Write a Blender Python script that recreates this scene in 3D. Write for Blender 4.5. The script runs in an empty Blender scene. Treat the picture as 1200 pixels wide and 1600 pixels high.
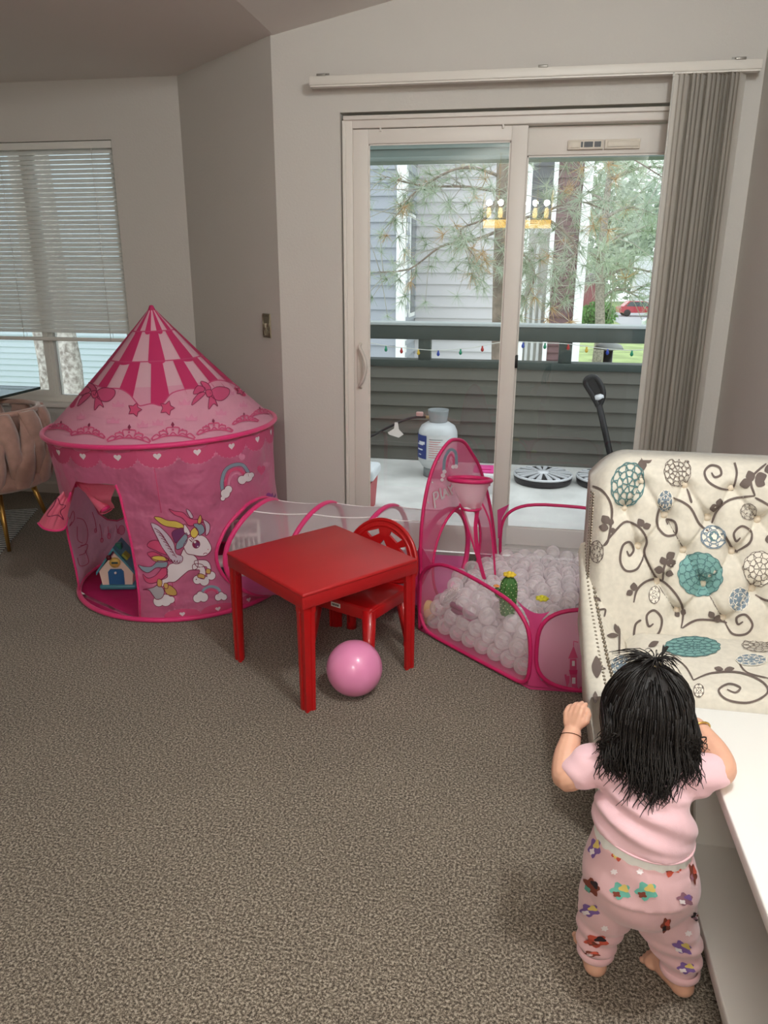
import bpy, bmesh, math, random
import numpy as np
from mathutils import Vector, Matrix
from mathutils.geometry import delaunay_2d_cdt
from mathutils.bvhtree import BVHTree
random.seed(7); RNG = np.random.default_rng(7)
SC = bpy.context.scene; COL = SC.collection
PI = math.pi

# ------------------------------------------------------------------ camera, world, lights, exposure
CAM_H, FOC = 1.40, 1181.4                       # eye height in metres, focal length in pixels of a 1200 x 1600 frame
YAW, PITCH, ROLL = math.radians(9.925), math.radians(17.712), math.radians(-0.241)
_f = np.array([-math.sin(YAW)*math.cos(PITCH), math.cos(YAW)*math.cos(PITCH), -math.sin(PITCH)])
_r0 = np.array([math.cos(YAW), math.sin(YAW), 0.0]); _d0 = np.cross(_f, _r0)
_r = math.cos(ROLL)*_r0 + math.sin(ROLL)*_d0; _d = -math.sin(ROLL)*_r0 + math.cos(ROLL)*_d0
CAMM = np.array([_r, _d, _f]); EYE = np.array([0, 0, CAM_H])
cam = bpy.data.objects.new('camera', bpy.data.cameras.new('camera')); COL.objects.link(cam)
cam.matrix_world = Matrix(((_r[0], -_d[0], -_f[0], 0), (_r[1], -_d[1], -_f[1], 0), (_r[2], -_d[2], -_f[2], CAM_H), (0, 0, 0, 1)))
cam.data.sensor_width = 36; cam.data.lens = FOC/1600*36; cam.data.clip_start = 0.02; cam.data.clip_end = 300
SC.camera = cam

def lin(c):
    return tuple(((v/255)/12.92 if v/255 <= .04045 else ((v/255+.055)/1.055)**2.4) for v in c)

W = bpy.data.worlds.new('overcast_sky'); SC.world = W; W.use_nodes = True
_bg = W.node_tree.nodes['Background']; _bg.inputs[0].default_value = (*lin((242, 245, 249)), 1); _bg.inputs[1].default_value = 1.3

def area_light(name, loc, size, power, rgb, rot=(0, 0, 0), shape='DISK', size_y=None):
    l = bpy.data.lights.new(name, 'AREA'); l.energy = power; l.color = rgb; l.shape = shape; l.size = size
    if size_y: l.size_y = size_y
    o = bpy.data.objects.new(name, l); COL.objects.link(o); o.location = loc; o.rotation_euler = rot
    return o

SC.view_settings.view_transform = 'Standard'; SC.view_settings.look = 'None'
SC.view_settings.gamma = 1; SC.view_settings.use_curve_mapping = False
SC.view_settings.exposure = 0.82
SC.cycles.use_denoising = True
SC.cycles.transparent_max_bounces = 24; SC.cycles.max_bounces = 8; SC.cycles.diffuse_bounces = 6
SC.cycles.sample_clamp_indirect = 4; SC.cycles.caustics_reflective = False; SC.cycles.caustics_refractive = False

# ------------------------------------------------------------------ pixel (1200 x 1600 frame) to place
def ray(x, y): return np.array([x-600, y-800, FOC])@CAMM
def atY(x, y, Y):
    r = ray(x, y); return EYE + r*(Y/r[1])
def atZ(x, y, z):
    r = ray(x, y); return EYE + r*((z-CAM_H)/r[2])
def atPlane(x, y, p, n):
    r = ray(x, y); return EYE + r*(np.dot(np.array(p)-EYE, n)/np.dot(r, n))
def proj(P):
    c = CAMM@(np.array(P, float)-EYE); return 600+FOC*c[0]/c[2], 800+FOC*c[1]/c[2]

# ------------------------------------------------------------------ materials
MATS = {}
def mat(name, rgb, rough=.6, metal=0., spec=.4, bump=None, vary=None, alpha=1., back=None, tcol=None, sheen=0., coat=0., emit=None, subsurf=0., trans=0., transl=0., rgb2=None):
    """Procedural material. bump=(scale, strength), vary=(scale, amount); alpha<1 is an open net or thin film; transl lets light through cloth."""
    if name in MATS: return MATS[name]
    m = bpy.data.materials.new(name); m.use_nodes = True; nt = m.node_tree; N = nt.nodes; L = nt.links
    p = N['Principled BSDF']; out = N['Material Output']
    c = lin(rgb)
    p.inputs['Base Color'].default_value = (*c, 1); p.inputs['Roughness'].default_value = rough
    p.inputs['Metallic'].default_value = metal; p.inputs['Specular IOR Level'].default_value = spec
    if sheen: p.inputs['Sheen Weight'].default_value = sheen
    if coat: p.inputs['Coat Weight'].default_value = coat; p.inputs['Coat Roughness'].default_value = .08
    if subsurf:
        p.inputs['Subsurface Weight'].default_value = subsurf; p.inputs['Subsurface Radius'].default_value = (.012, .005, .003); p.inputs['Subsurface Scale'].default_value = 1
    if trans: p.inputs['Transmission Weight'].default_value = trans
    if emit: p.inputs['Emission Color'].default_value = (*lin(emit[0]), 1); p.inputs['Emission Strength'].default_value = emit[1]
    co = N.new('ShaderNodeTexCoord')
    if vary or rgb2:
        sc, am = vary or (40, .15)
        nz = N.new('ShaderNodeTexNoise'); nz.inputs['Scale'].default_value = sc; nz.inputs['Detail'].default_value = 4
        L.new(co.outputs['Object'], nz.inputs['Vector'])
        rp = N.new('ShaderNodeValToRGB'); rp.color_ramp.elements[0].position = .35; rp.color_ramp.elements[1].position = .65
        c2 = lin(rgb2) if rgb2 else tuple(min(1, v*(1+am)) for v in c)
        rp.color_ramp.elements[0].color = (*((c if rgb2 else tuple(v*(1-am) for v in c))), 1); rp.color_ramp.elements[1].color = (*c2, 1)
        L.new(nz.outputs['Fac'], rp.inputs['Fac']); L.new(rp.outputs['Color'], p.inputs['Base Color'])
    if back:
        ge = N.new('ShaderNodeNewGeometry'); mb_ = N.new('ShaderNodeMix'); mb_.data_type = 'RGBA'; src = p.inputs['Base Color'].links
        if src: L.new(src[0].from_socket, mb_.inputs[6])
        else: mb_.inputs[6].default_value = (*c, 1)
        mb_.inputs[7].default_value = (*lin(back), 1); L.new(ge.outputs['Backfacing'], mb_.inputs[0]); L.new(mb_.outputs[2], p.inputs['Base Color'])
    if bump:
        nb = N.new('ShaderNodeTexNoise'); nb.inputs['Scale'].default_value = bump[0]; nb.inputs['Detail'].default_value = 3
        L.new(co.outputs['Object'], nb.inputs['Vector'])
        bp = N.new('ShaderNodeBump'); bp.inputs['Strength'].default_value = bump[1]; bp.inputs['Distance'].default_value = bump[2] if len(bump) > 2 else .002
        L.new(nb.outputs['Fac'], bp.inputs['Height']); L.new(bp.outputs['Normal'], p.inputs['Normal'])
    sh = p.outputs[0]
    if transl:
        t = N.new('ShaderNodeBsdfTranslucent'); t.inputs[0].default_value = (*(lin(tcol) if tcol else c), 1)
        mx = N.new('ShaderNodeMixShader'); mx.inputs[0].default_value = transl
        L.new(sh, mx.inputs[1]); L.new(t.outputs[0], mx.inputs[2]); sh = mx.outputs[0]
    if alpha < 1:
        t = N.new('ShaderNodeBsdfTransparent')
        mx = N.new('ShaderNodeMixShader'); mx.inputs[0].default_value = alpha
        L.new(t.outputs[0], mx.inputs[1]); L.new(sh, mx.inputs[2]); sh = mx.outputs[0]
    L.new(sh, out.inputs['Surface'])
    MATS[name] = m; return m

def glass_mat(name, tint=(246, 249, 249), refl=.06, rough=0.0):
    m = bpy.data.materials.new(name); m.use_nodes = True; nt = m.node_tree; N = nt.nodes; L = nt.links
    N.remove(N['Principled BSDF'])
    t = N.new('ShaderNodeBsdfTransparent'); t.inputs[0].default_value = (*lin(tint), 1)
    g = N.new('ShaderNodeBsdfGlossy'); g.inputs['Roughness'].default_value = rough
    lw = N.new('ShaderNodeFresnel'); lw.inputs['IOR'].default_value = 1.5
    ma = N.new('ShaderNodeMath'); ma.operation = 'MULTIPLY_ADD'; ma.inputs[1].default_value = .9; ma.inputs[2].default_value = refl-.04
    mx = N.new('ShaderNodeMixShader')
    L.new(lw.outputs[0], ma.inputs[0]); L.new(ma.outputs[0], mx.inputs[0]); L.new(t.outputs[0], mx.inputs[1]); L.new(g.outputs[0], mx.inputs[2])
    L.new(mx.outputs[0], N['Material Output'].inputs['Surface'])
    MATS[name] = m; return m

# ------------------------------------------------------------------ mesh builder
def root_off(o):
    v = Vector((0, 0, 0))
    while o is not None: v += o.location; o = o.parent
    return v

class MB:
    def __init__(s): s.v = []; s.f = []; s.m = []; s.s = []
    def add(s, vs, fs, m=0, smooth=False):
        b = len(s.v); s.v += [tuple(map(float, p)) for p in vs]
        s.f += [tuple(int(i)+b for i in f) for f in fs]; s.m += [m]*len(fs); s.s += [smooth]*len(fs); return s
    def box(s, c, d, rot=None, m=0, bevel=0., seg=2, smooth=None):
        bm = bmesh.new(); bmesh.ops.create_cube(bm, size=1)
        bmesh.ops.scale(bm, vec=d, verts=bm.verts)
        if bevel:
            bmesh.ops.bevel(bm, geom=bm.edges[:], offset=bevel, segments=seg, affect='EDGES', profile=.5)
        M_ = (rot.to_4x4() if rot is not None else Matrix.Identity(4)); M_ = Matrix.Translation(c)@M_
        bmesh.ops.transform(bm, matrix=M_, verts=bm.verts)
        bm.verts.index_update()
        s.add([v.co[:] for v in bm.verts], [[v.index for v in f.verts] for f in bm.faces], m, bool(bevel) if smooth is None else smooth); bm.free(); return s
    def box2(s, a, b, m=0, bevel=0., seg=2):
        a = np.array(a, float); b = np.array(b, float); return s.box(tuple((a+b)/2), tuple(np.abs(b-a)), m=m, bevel=bevel, seg=seg)
    def tube(s, pts, r, n=8, closed=False, cap=True, m=0, smooth=True, flat=1.):
        P = [Vector(p) for p in pts]; k = len(P); R = r if hasattr(r, '__len__') else [r]*k
        T = [(P[(i+1) % k]-P[i-1] if closed or 0 < i < k-1 else (P[1]-P[0] if i == 0 else P[-1]-P[-2])).normalized() for i in range(k)]
        up = Vector((0, 0, 1)) if abs(T[0].z) < .9 else Vector((1, 0, 0))
        N = (up - T[0]*up.dot(T[0])).normalized(); vs = []
        for i in range(k):
            N = (N - T[i]*N.dot(T[i])).normalized(); B = T[i].cross(N)
            for j in range(n):
                a = 2*PI*j/n; vs.append(P[i]+(N*math.cos(a)*flat+B*math.sin(a))*R[i])
        fs = []
        for i in range(k if closed else k-1):
            a = i*n; b = ((i+1) % k)*n
            for j in range(n): fs.append((a+j, a+(j+1) % n, b+(j+1) % n, b+j))
        if cap and not closed: fs += [tuple(range(n))[::-1], tuple(range((k-1)*n, k*n))]
        s.add(vs, fs, m, smooth); return s
    def lathe(s, prof, n=32, c=(0, 0, 0), rot=None, m=0, smooth=True, cap=False):
        c = Vector(c); vs = []; k = len(prof); R = rot.to_3x3() if rot is not None else Matrix.Identity(3)
        for (r, z) in prof:
            for j in range(n):
                a = 2*PI*j/n; vs.append(c+R@Vector((r*math.cos(a), r*math.sin(a), z)))
        fs = [(i*n+j, i*n+(j+1) % n, (i+1)*n+(j+1) % n, (i+1)*n+j) for i in range(k-1) for j in range(n)]
        if cap: fs += [tuple(range(n))[::-1], tuple(range((k-1)*n, k*n))]
        s.add(vs, fs, m, smooth); return s
    def ball(s, c, r, nu=16, nv=10, m=0, rot=None):
        rr = r if hasattr(r, '__len__') else (r, r, r); c = Vector(c); R = rot.to_3x3() if rot is not None else Matrix.Identity(3)
        vs = [c+R@Vector((0, 0, rr[2]))]
        for i in range(1, nv):
            t = PI*i/nv
            for j in range(nu):
                a = 2*PI*j/nu; vs.append(c+R@Vector((rr[0]*math.sin(t)*math.cos(a), rr[1]*math.sin(t)*math.sin(a), rr[2]*math.cos(t))))
        vs.append(c-R@Vector((0, 0, rr[2]))); fs = []
        for j in range(nu): fs.append((0, 1+j, 1+(j+1) % nu))
        for i in range(nv-2):
            for j in range(nu):
                a = 1+i*nu; fs.append((a+j, a+nu+j, a+nu+(j+1) % nu, a+(j+1) % nu))
        e = len(vs)-1; a = 1+(nv-2)*nu
        for j in range(nu): fs.append((a+j, e, a+(j+1) % nu))
        s.add(vs, fs, m, True); return s
    def grid(s, fn, nu, nv, closeu=False, m=0, smooth=True, flip=False):
        vs = [fn(i/nu, j/nv) for j in range(nv+1) for i in range(nu+(0 if closeu else 1))]; w = nu if closeu else nu+1; fs = []
        for j in range(nv):
            for i in range(nu):
                q = (j*w+i, j*w+(i+1) % w, (j+1)*w+(i+1) % w, (j+1)*w+i); fs.append(q[::-1] if flip else q)
        s.add(vs, fs, m, smooth); return s
    def prism(s, poly, fn, d, m=0, smooth=False):
        """poly: 2D outline; fn(x, y, h) -> point; extruded from h=0 to h=d."""
        n = len(poly); vs = [fn(x, y, 0) for x, y in poly]+[fn(x, y, d) for x, y in poly]
        fs = [tuple(range(n))[::-1], tuple(range(n, 2*n))]+[(i, (i+1) % n, n+(i+1) % n, n+i) for i in range(n)]
        s.add(vs, fs, m, smooth); return s
    def build(s, name, mats, parent=None, world=True):
        me = bpy.data.meshes.new(name)
        off = root_off(parent) if (parent is not None and world) else Vector((0, 0, 0))
        vs = [(x-off.x, y-off.y, z-off.z) for x, y, z in s.v]
        me.from_pydata(vs, [], s.f)
        for q in (mats if isinstance(mats, (list, tuple)) else [mats]): me.materials.append(q)
        me.polygons.foreach_set('material_index', s.m); me.polygons.foreach_set('use_smooth', s.s)
        me.update(); me.validate()
        o = bpy.data.objects.new(name, me); COL.objects.link(o); o.parent = parent
        return o
    def bvh(s): return BVHTree.FromPolygons([Vector(v) for v in s.v], s.f)

def thing(name, label, cat, loc=(0, 0, 0), rz=0., group=None, kind=None):
    o = bpy.data.objects.new(name, None); COL.objects.link(o); o.location = loc; o.rotation_euler = (0, 0, rz); o.empty_display_size = .1
    o['label'] = label; o['category'] = cat
    if group: o['group'] = group
    if kind: o['kind'] = kind
    return o
def tag(o, label, cat, group=None, kind=None):
    o['label'] = label
    if cat: o['category'] = cat
    if group: o['group'] = group
    if kind: o['kind'] = kind
    return o
def struct(o, label=None):
    o['kind'] = 'structure'
    if label: o['label'] = label
    return o
def copy_tree(o, parent=None):
    c = o.copy(); COL.objects.link(c); c.parent = parent
    for ch in o.children: copy_tree(ch, c)
    return c

# ------------------------------------------------------------------ 2D helpers
def catmull(P, n=6, closed=False):
    P = [np.array(p, float) for p in P]; k = len(P); out = []
    for i in range(k if closed else k-1):
        g = (lambda q: P[q % k]) if closed else (lambda q: P[max(0, min(k-1, q))])
        p0, p1, p2, p3 = g(i-1), g(i), g(i+1), g(i+2)
        for j in range(n):
            t = j/n; out.append(.5*((2*p1)+(-p0+p2)*t+(2*p0-5*p1+4*p2-p3)*t*t+(-p0+3*p1-3*p2+p3)*t**3))
    if not closed: out.append(P[-1])
    return out
def inpoly(pts, poly):
    pts = np.asarray(pts, float); poly = np.asarray(poly, float); x, y = pts[:, 0], pts[:, 1]; r = np.zeros(len(pts), bool)
    j = len(poly)-1
    for i in range(len(poly)):
        xi, yi = poly[i]; xj, yj = poly[j]
        c = ((yi > y) != (yj > y)) & (x < (xj-xi)*(y-yi)/((yj-yi) if yj != yi else 1e-12)+xi); r ^= c; j = i
    return r
def cdt(outer, holes=(), step=None, lock=()):
    """triangles of a 2D outline with holes and interior grid points."""
    V_ = []; E_ = []
    for lp in [outer, *holes]:
        b = len(V_); k = len(lp); V_ += [Vector((float(p[0]), float(p[1]))) for p in lp]; E_ += [(b+i, b+(i+1) % k) for i in range(k)]
    if step:
        o = np.asarray(outer, float); sx, sy = step if hasattr(step, '__len__') else (step, step)
        gx = np.arange(o[:, 0].min()+sx*.5, o[:, 0].max(), sx); gy = np.arange(o[:, 1].min()+sy*.5, o[:, 1].max(), sy)
        if len(gx) and len(gy):
            G = np.array([(x+(sx*.5 if j % 2 else 0), y) for j, y in enumerate(gy) for x in gx])
            ok = inpoly(G, outer)
            for h in holes: ok &= ~inpoly(G, h)
            V_ += [Vector(p) for p in G[ok]]
    r = delaunay_2d_cdt(V_, E_, [], 0, 1e-7)
    P = np.array([v[:] for v in r[0]]); T = np.array([t for t in r[2] if len(t) == 3], int)
    if len(T) == 0: return P, T
    C = P[T].mean(1); ok = inpoly(C, outer)
    for h in holes: ok &= ~inpoly(C, h)
    return P, T[ok]
def decal(mb, bvh, outer, m, off=.0008, step=7, holes=()):
    """flat print: outline in pixels laid onto the surface it is printed on."""
    P, T = cdt(outer, holes, step)
    if len(T) == 0: return
    vs = []; ok = []
    for x, y in P:
        d = Vector(ray(x, y)).normalized(); h = bvh.ray_cast(Vector(EYE), d)
        if h[0] is None: vs.append((0, 0, 0)); ok.append(False)
        else:
            n = h[1] if h[1].dot(d) < 0 else -h[1]; vs.append(h[0]+n*off); ok.append(True)
    ok = np.array(ok); T = T[ok[T].all(1)]
    A = np.array([tuple(v) for v in vs])
    if len(T):
        e = np.max([np.linalg.norm(A[T[:, i]]-A[T[:, i-1]], axis=1) for i in range(3)], axis=0); T = T[e < .09]
    mb.add(vs, [tuple(t[::-1]) for t in T], m, True)
def ribbon(P, w):
    P = [np.array(p, float) for p in P]; k = len(P); w = w if hasattr(w, '__len__') else [w]*k; Lf = []; Rt = []
    for i in range(k):
        t = P[min(i+1, k-1)]-P[max(i-1, 0)]; n = np.array([-t[1], t[0]])/(np.linalg.norm(t)+1e-9)*w[i]/2
        Lf.append(P[i]+n); Rt.append(P[i]-n)
    return Lf+Rt[::-1]
def stroke(mb, bvh, P, w, m, off=.0014, closed=False):
    P = [np.array(p, float) for p in P]
    if closed: P = P+[P[0]]
    k = len(P); w = w if hasattr(w, '__len__') else [w]*k
    vs = []; good = []
    for i in range(k):
        t = P[min(i+1, k-1)]-P[max(i-1, 0)]
        if closed and i in (0, k-1): t = P[1]-P[-2]
        n = np.array([-t[1], t[0]])/(np.linalg.norm(t)+1e-9)*w[i]/2
        for q in (P[i]+n, P[i]-n):
            d = Vector(ray(*q)).normalized(); h = bvh.ray_cast(Vector(EYE), d)
            if h[0] is None: vs.append(Vector((0, 0, 0))); good.append(False)
            else:
                nn = h[1] if h[1].dot(d) < 0 else -h[1]; vs.append(h[0]+nn*off); good.append(True)
    fs = []
    for i in range(k-1):
        q = (2*i, 2*i+1, 2*i+3, 2*i+2)
        if all(good[j] for j in q) and (vs[q[0]]-vs[q[2]]).length < .09: fs.append(q)
    mb.add(vs, fs, m, True)
def circ(c, r, n=20, ry=None, rot=0., a0=0., a1=2*PI):
    ry = ry or r; ca, sa = math.cos(rot), math.sin(rot); full = abs(a1-a0-2*PI) < 1e-6
    out = []
    for i in range(n+(0 if full else 1)):
        a = a0+(a1-a0)*i/n; x, y = r*math.cos(a), ry*math.sin(a); out.append(np.array((c[0]+x*ca-y*sa, c[1]+x*sa+y*ca)))
    return out
# ------------------------------------------------------------------ the room
DY = 3.70; WY = 4.33                              # patio-door wall, dining window wall
CX0, CX1 = -1.17, -1.90                           # the slanted wall runs between these two corners
XR, XL, YB = 0.92, -4.05, -2.2; ZC = 2.395; RIDGE = -1.155; SLOPE = .2
def ceil_z(x): return ZC+max(0, x-RIDGE)*SLOPE
paint = mat('warm_grey_wall_paint', (205, 200, 194), .85, spec=.2, bump=(90, .25, .004))
ceil_m = mat('ceiling_paint', (224, 219, 214), .9, spec=.15, bump=(60, .15, .003))
white_v = mat('white_vinyl', (226, 219, 212), .45, spec=.4)
base_m = mat('baseboard_paint', (206, 198, 190), .6)

def carpet_mat():
    m = bpy.data.materials.new('taupe_frieze_carpet'); m.use_nodes = True; nt = m.node_tree; N = nt.nodes; L = nt.links; p = N['Principled BSDF']
    co = N.new('ShaderNodeTexCoord')
    def noise(s, d, r=.6):
        n = N.new('ShaderNodeTexNoise'); n.inputs['Scale'].default_value = s; n.inputs['Detail'].default_value = d; n.inputs['Roughness'].default_value = r
        L.new(co.outputs['Object'], n.inputs['Vector']); return n
    n1 = noise(170, 3, .7); n2 = noise(2.2, 2); n3 = noise(420, 1)
    mixn = N.new('ShaderNodeMath'); mixn.operation = 'MULTIPLY_ADD'; mixn.inputs[1].default_value = .75
    m2 = N.new('ShaderNodeMath'); m2.operation = 'MULTIPLY'; m2.inputs[1].default_value = .25
    L.new(n3.outputs['Fac'], m2.inputs[0]); L.new(n1.outputs['Fac'], mixn.inputs[0]); L.new(m2.outputs[0], mixn.inputs[2])
    rp = N.new('ShaderNodeValToRGB'); E_ = rp.color_ramp.elements
    E_[0].position = .40; E_[0].color = (*lin((62, 54, 46)), 1); E_[1].position = .61; E_[1].color = (*lin((190, 178, 162)), 1)
    e = rp.color_ramp.elements.new(.5); e.color = (*lin((120, 109, 96)), 1)
    L.new(mixn.outputs[0], rp.inputs['Fac'])
    rq = N.new('ShaderNodeValToRGB'); rq.color_ramp.elements[0].position = .3; rq.color_ramp.elements[1].position = .7
    rq.color_ramp.elements[0].color = (.86, .86, .86, 1); rq.color_ramp.elements[1].color = (1.0, 1.0, 1.0, 1)
    L.new(n2.outputs['Fac'], rq.inputs['Fac'])
    mm = N.new('ShaderNodeMix'); mm.data_type = 'RGBA'; mm.blend_type = 'MULTIPLY'; mm.inputs[0].default_value = 1
    L.new(rp.outputs['Color'], mm.inputs[6]); L.new(rq.outputs['Color'], mm.inputs[7]); L.new(mm.outputs[2], p.inputs['Base Color'])
    bp = N.new('ShaderNodeBump'); bp.inputs['Strength'].default_value = .9; bp.inputs['Distance'].default_value = .006
    L.new(mixn.outputs[0], bp.inputs['Height']); L.new(bp.outputs['Normal'], p.inputs['Normal'])
    p.inputs['Roughness'].default_value = 1; p.inputs['Specular IOR Level'].default_value = .05; p.inputs['Sheen Weight'].default_value = .15
    return m
carpet = carpet_mat()
# floor: the plan of living room and dining bay
fl = MB(); plan = [(XL, YB), (XR, YB), (XR, DY), (CX0, DY), (CX1, WY), (XL, WY)]
fl.prism(plan, lambda x, y, h: (x, y, -h), .08); struct(fl.build('floor', carpet), 'speckled taupe wall to wall carpet')
# ceiling: flat over the dining bay, sloping up over the living room
c = MB(); c.prism([(XL, YB), (RIDGE, YB), (RIDGE, DY), (CX0, DY), (CX1, WY), (XL, WY)], lambda x, y, h: (x, y, ZC+h), .1)
c.add([(RIDGE, YB, ZC), (XR, YB, ceil_z(XR)), (XR, DY, ceil_z(XR)), (RIDGE, DY, ZC), (RIDGE, YB, ZC+.1), (XR, YB, ceil_z(XR)+.1), (XR, DY, ceil_z(XR)+.1), (RIDGE, DY, ZC+.1)],
      [(0, 3, 2, 1), (4, 5, 6, 7), (0, 1, 5, 4), (1, 2, 6, 5), (2, 3, 7, 6), (3, 0, 4, 7)])
struct(c.build('ceiling', ceil_m), 'pale ceiling, flat on the left and sloping up to the right')
# patio-door wall with its opening
OX0, OX1, OZ = -.858, .752, 2.077
w = MB(); T = .14
def slab(mb, x0, x1, z0, z1a, z1b, y0, y1):
    mb.add([(x0, y0, z0), (x1, y0, z0), (x1, y1, z0), (x0, y1, z0), (x0, y0, z1a), (x1, y0, z1b), (x1, y1, z1b), (x0, y1, z1a)],
           [(0, 3, 2, 1), (4, 5, 6, 7), (0, 1, 5, 4), (1, 2, 6, 5), (2, 3, 7, 6), (3, 0, 4, 7)])
slab(w, CX0, OX0, 0, ceil_z(CX0), ceil_z(OX0), DY, DY+T); slab(w, OX1, XR+.1, 0, ceil_z(OX1), ceil_z(XR+.1), DY, DY+T)
slab(w, OX0, OX1, OZ, ceil_z(OX0), ceil_z(OX1), DY, DY+T)
struct(w.build('wall_back', paint), 'light grey textured wall around the sliding glass door')
w = MB(); dv = Vector((CX1-CX0, WY-DY, 0)).normalized(); nv = Vector((-dv.y, dv.x, 0)); nv = -nv if nv.y > 0 else nv; nv = -nv
def diag(s, d, z): return Vector((CX0, DY, z))+dv*s+nv*d
DL = math.hypot(CX1-CX0, WY-DY)
vs = [diag(0, 0, 0), diag(DL, 0, 0), diag(DL, .12, 0), diag(0, .12, 0), diag(0, 0, ZC), diag(DL, 0, ZC), diag(DL, .12, ZC), diag(0, .12, ZC)]
w.add(vs, [(0, 1, 2, 3), (4, 7, 6, 5), (0, 4, 5, 1), (1, 5, 6, 2), (2, 6, 7, 3), (3, 7, 4, 0)])
struct(w.build('wall_slanted', paint), 'slanted grey wall between the patio door wall and the dining window')
WX0, WX1, WZ0, WZ1 = -3.78, -2.318, .59, 2.093
w = MB(); slab(w, XL, WX0, 0, ZC, ZC, WY, WY+T); slab(w, WX1, CX1+.02, 0, ZC, ZC, WY, WY+T); slab(w, WX0, WX1, 0, WZ0, WZ0, WY, WY+T); slab(w, WX0, WX1, WZ1, ZC, ZC, WY, WY+T)
struct(w.build('wall_window', paint), 'grey dining bay wall around the window with mini blinds')
w = MB(); slab(w, XR, XR+.1, 0, ceil_z(XR), ceil_z(XR), YB, DY+.14); struct(w.build('wall_right', paint), 'plain grey wall at the right behind the floral armchair')
w = MB(); slab(w, XL-.1, XL, 0, ZC, ZC, YB, WY+.14); struct(w.build('wall_left', paint))
w = MB(); slab(w, XL-.1, RIDGE, 0, ZC, ZC, YB-.1, YB); slab(w, RIDGE, XR+.1, 0, ZC, ceil_z(XR+.1), YB-.1, YB); struct(w.build('wall_rear', paint))
def baseboard(name, a, b, n):
    a = Vector((*a, 0)); b = Vector((*b, 0)); n = Vector((*n, 0)); m = MB()
    prof = [(0, 0), (.011, 0), (.011, .062), (.006, .075), (0, .075)]
    vs = [p+n*(d)+Vector((0, 0, z)) for p in (a, b) for d, z in prof]; k = 5
    m.add(vs, [(0, 1, 2, 3, 4), (9, 8, 7, 6, 5)]+[(i, k+i, k+(i+1) % k, (i+1) % k) for i in range(k)])
    struct(m.build(name, base_m))
baseboard('baseboard_window', (XL, WY), (CX1-.01, WY), (0, -1)); baseboard('baseboard_slanted', tuple(diag(.01, 0, 0))[:2], tuple(diag(DL-.01, 0, 0))[:2], tuple(-nv)[:2])
baseboard('baseboard_back', (CX0, DY), (OX0-.02, DY), (0, -1)); baseboard('baseboard_right', (XR, YB), (XR, DY), (-1, 0)); baseboard('baseboard_back_right', (OX1+.02, DY), (XR-.012, DY), (0, -1))

# ------------------------------------------------------------------ sliding patio door
gl = glass_mat('clear_glass', refl=.055)
door = bpy.data.objects.new('door_1', None); COL.objects.link(door); door.location = (-.05, DY, 0); struct(door, 'white vinyl sliding glass patio door')
FX0, FX1 = -.846, .74; FZ = 2.06
m = MB()
m.box2((FX0, DY+.025, 0), (FX0+.04, DY+.13, FZ), bevel=.004); m.box2((FX1-.04, DY+.025, 0), (FX1, DY+.13, FZ), bevel=.004)
m.box2((FX0+.038, DY+.026, FZ-.045), (FX1-.038, DY+.129, FZ-.001), bevel=.004); m.box2((FX0, DY+.015, 0), (FX1, DY+.13, .028), bevel=.003)
m.box2((FX0+.02, DY+.02, .028), (FX1-.02, DY+.028, .04)); m.box2((FX0, DY+.012, FZ-.012), (FX1, DY+.03, FZ+.006), bevel=.003); m.box2((FX0-.006, DY+.0135, 0), (FX0+.01, DY+.031, FZ-.013), bevel=.003)
m.build('door_frame', white_v, door)
def sash(name, x0, x1, z0, z1, y, st, top, bot, t=.036):
    m = MB(); m.box2((x0, y, z0), (x0+st, y+t, z1), bevel=.004); m.box2((x1-st, y, z0), (x1, y+t, z1), bevel=.004)
    m.box2((x0+st-.002, y+.001, z1-top), (x1-st+.002, y+t-.001, z1), bevel=.004); m.box2((x0+st-.002, y+.001, z0), (x1-st+.002, y+t-.001, z0+bot), bevel=.004)
    g0, g1 = x0+st, x1-st
    for (a, b) in (((g0, y+.008, z0+bot), (g0+.006, y+.012, z1-top)), ((g1-.006, y+.008, z0+bot), (g1, y+.012, z1-top)), ((g0, y+.008, z1-top-.006), (g1, y+.012, z1-top)), ((g0, y+.008, z0+bot), (g1, y+.012, z0+bot+.006))): m.box2(a, b)
    o = m.build(name, white_v, door)
    g = MB(); g.box2((g0-.004, y+.015, z0+bot-.004), (g1+.004, y+.021, z1-top+.004)); g.build('pane', gl, o)
    return o
sl = sash('sliding_panel', -.806, -.0148, .034, 2.012, DY+.032, .073, .062, .095)
fx = sash('fixed_panel', -.086, .712, .034, 2.012, DY+.082, .073, .118, .095)
h = MB(); pts = [(-.773, DY+.032, 1.055), (-.773, DY+.0, 1.04), (-.752, DY-.022, 1.01), (-.737, DY-.03, .95), (-.752, DY-.022, .885), (-.773, DY+.0, .855), (-.773, DY+.032, .84)]
h.tube(catmull(pts, 5), .0085, 8); h.box2((-.790, DY+.022, .86), (-.764, DY+.034, 1.03), bevel=.003); h.build('handle', mat('handle_white', (214, 205, 196), .4), sl)
h = MB(); h.box2((-.018, DY+.03, .955), (-.004, DY+.065, 1.015), bevel=.002); h.build('latch', mat('black_plastic', (22, 22, 24), .4), door)
h = MB(); h.box2((.16, DY+.066, 1.913), (.312, DY+.082, 1.952), bevel=.002); h.box2((.318, DY+.066, 1.913), (.468, DY+.082, 1.952), bevel=.002)
h.box2((.33, DY+.062, 1.92), (.462, DY+.07, 1.945), bevel=.002); h.box2((.165, DY+.062, 1.92), (.212, DY+.07, 1.945), bevel=.002)
for x0, x1 in ((.216, .225), (.23, .268), (.274, .302)): h.box2((x0, DY+.0645, 1.922), (x1, DY+.068, 1.944), m=1)
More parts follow.
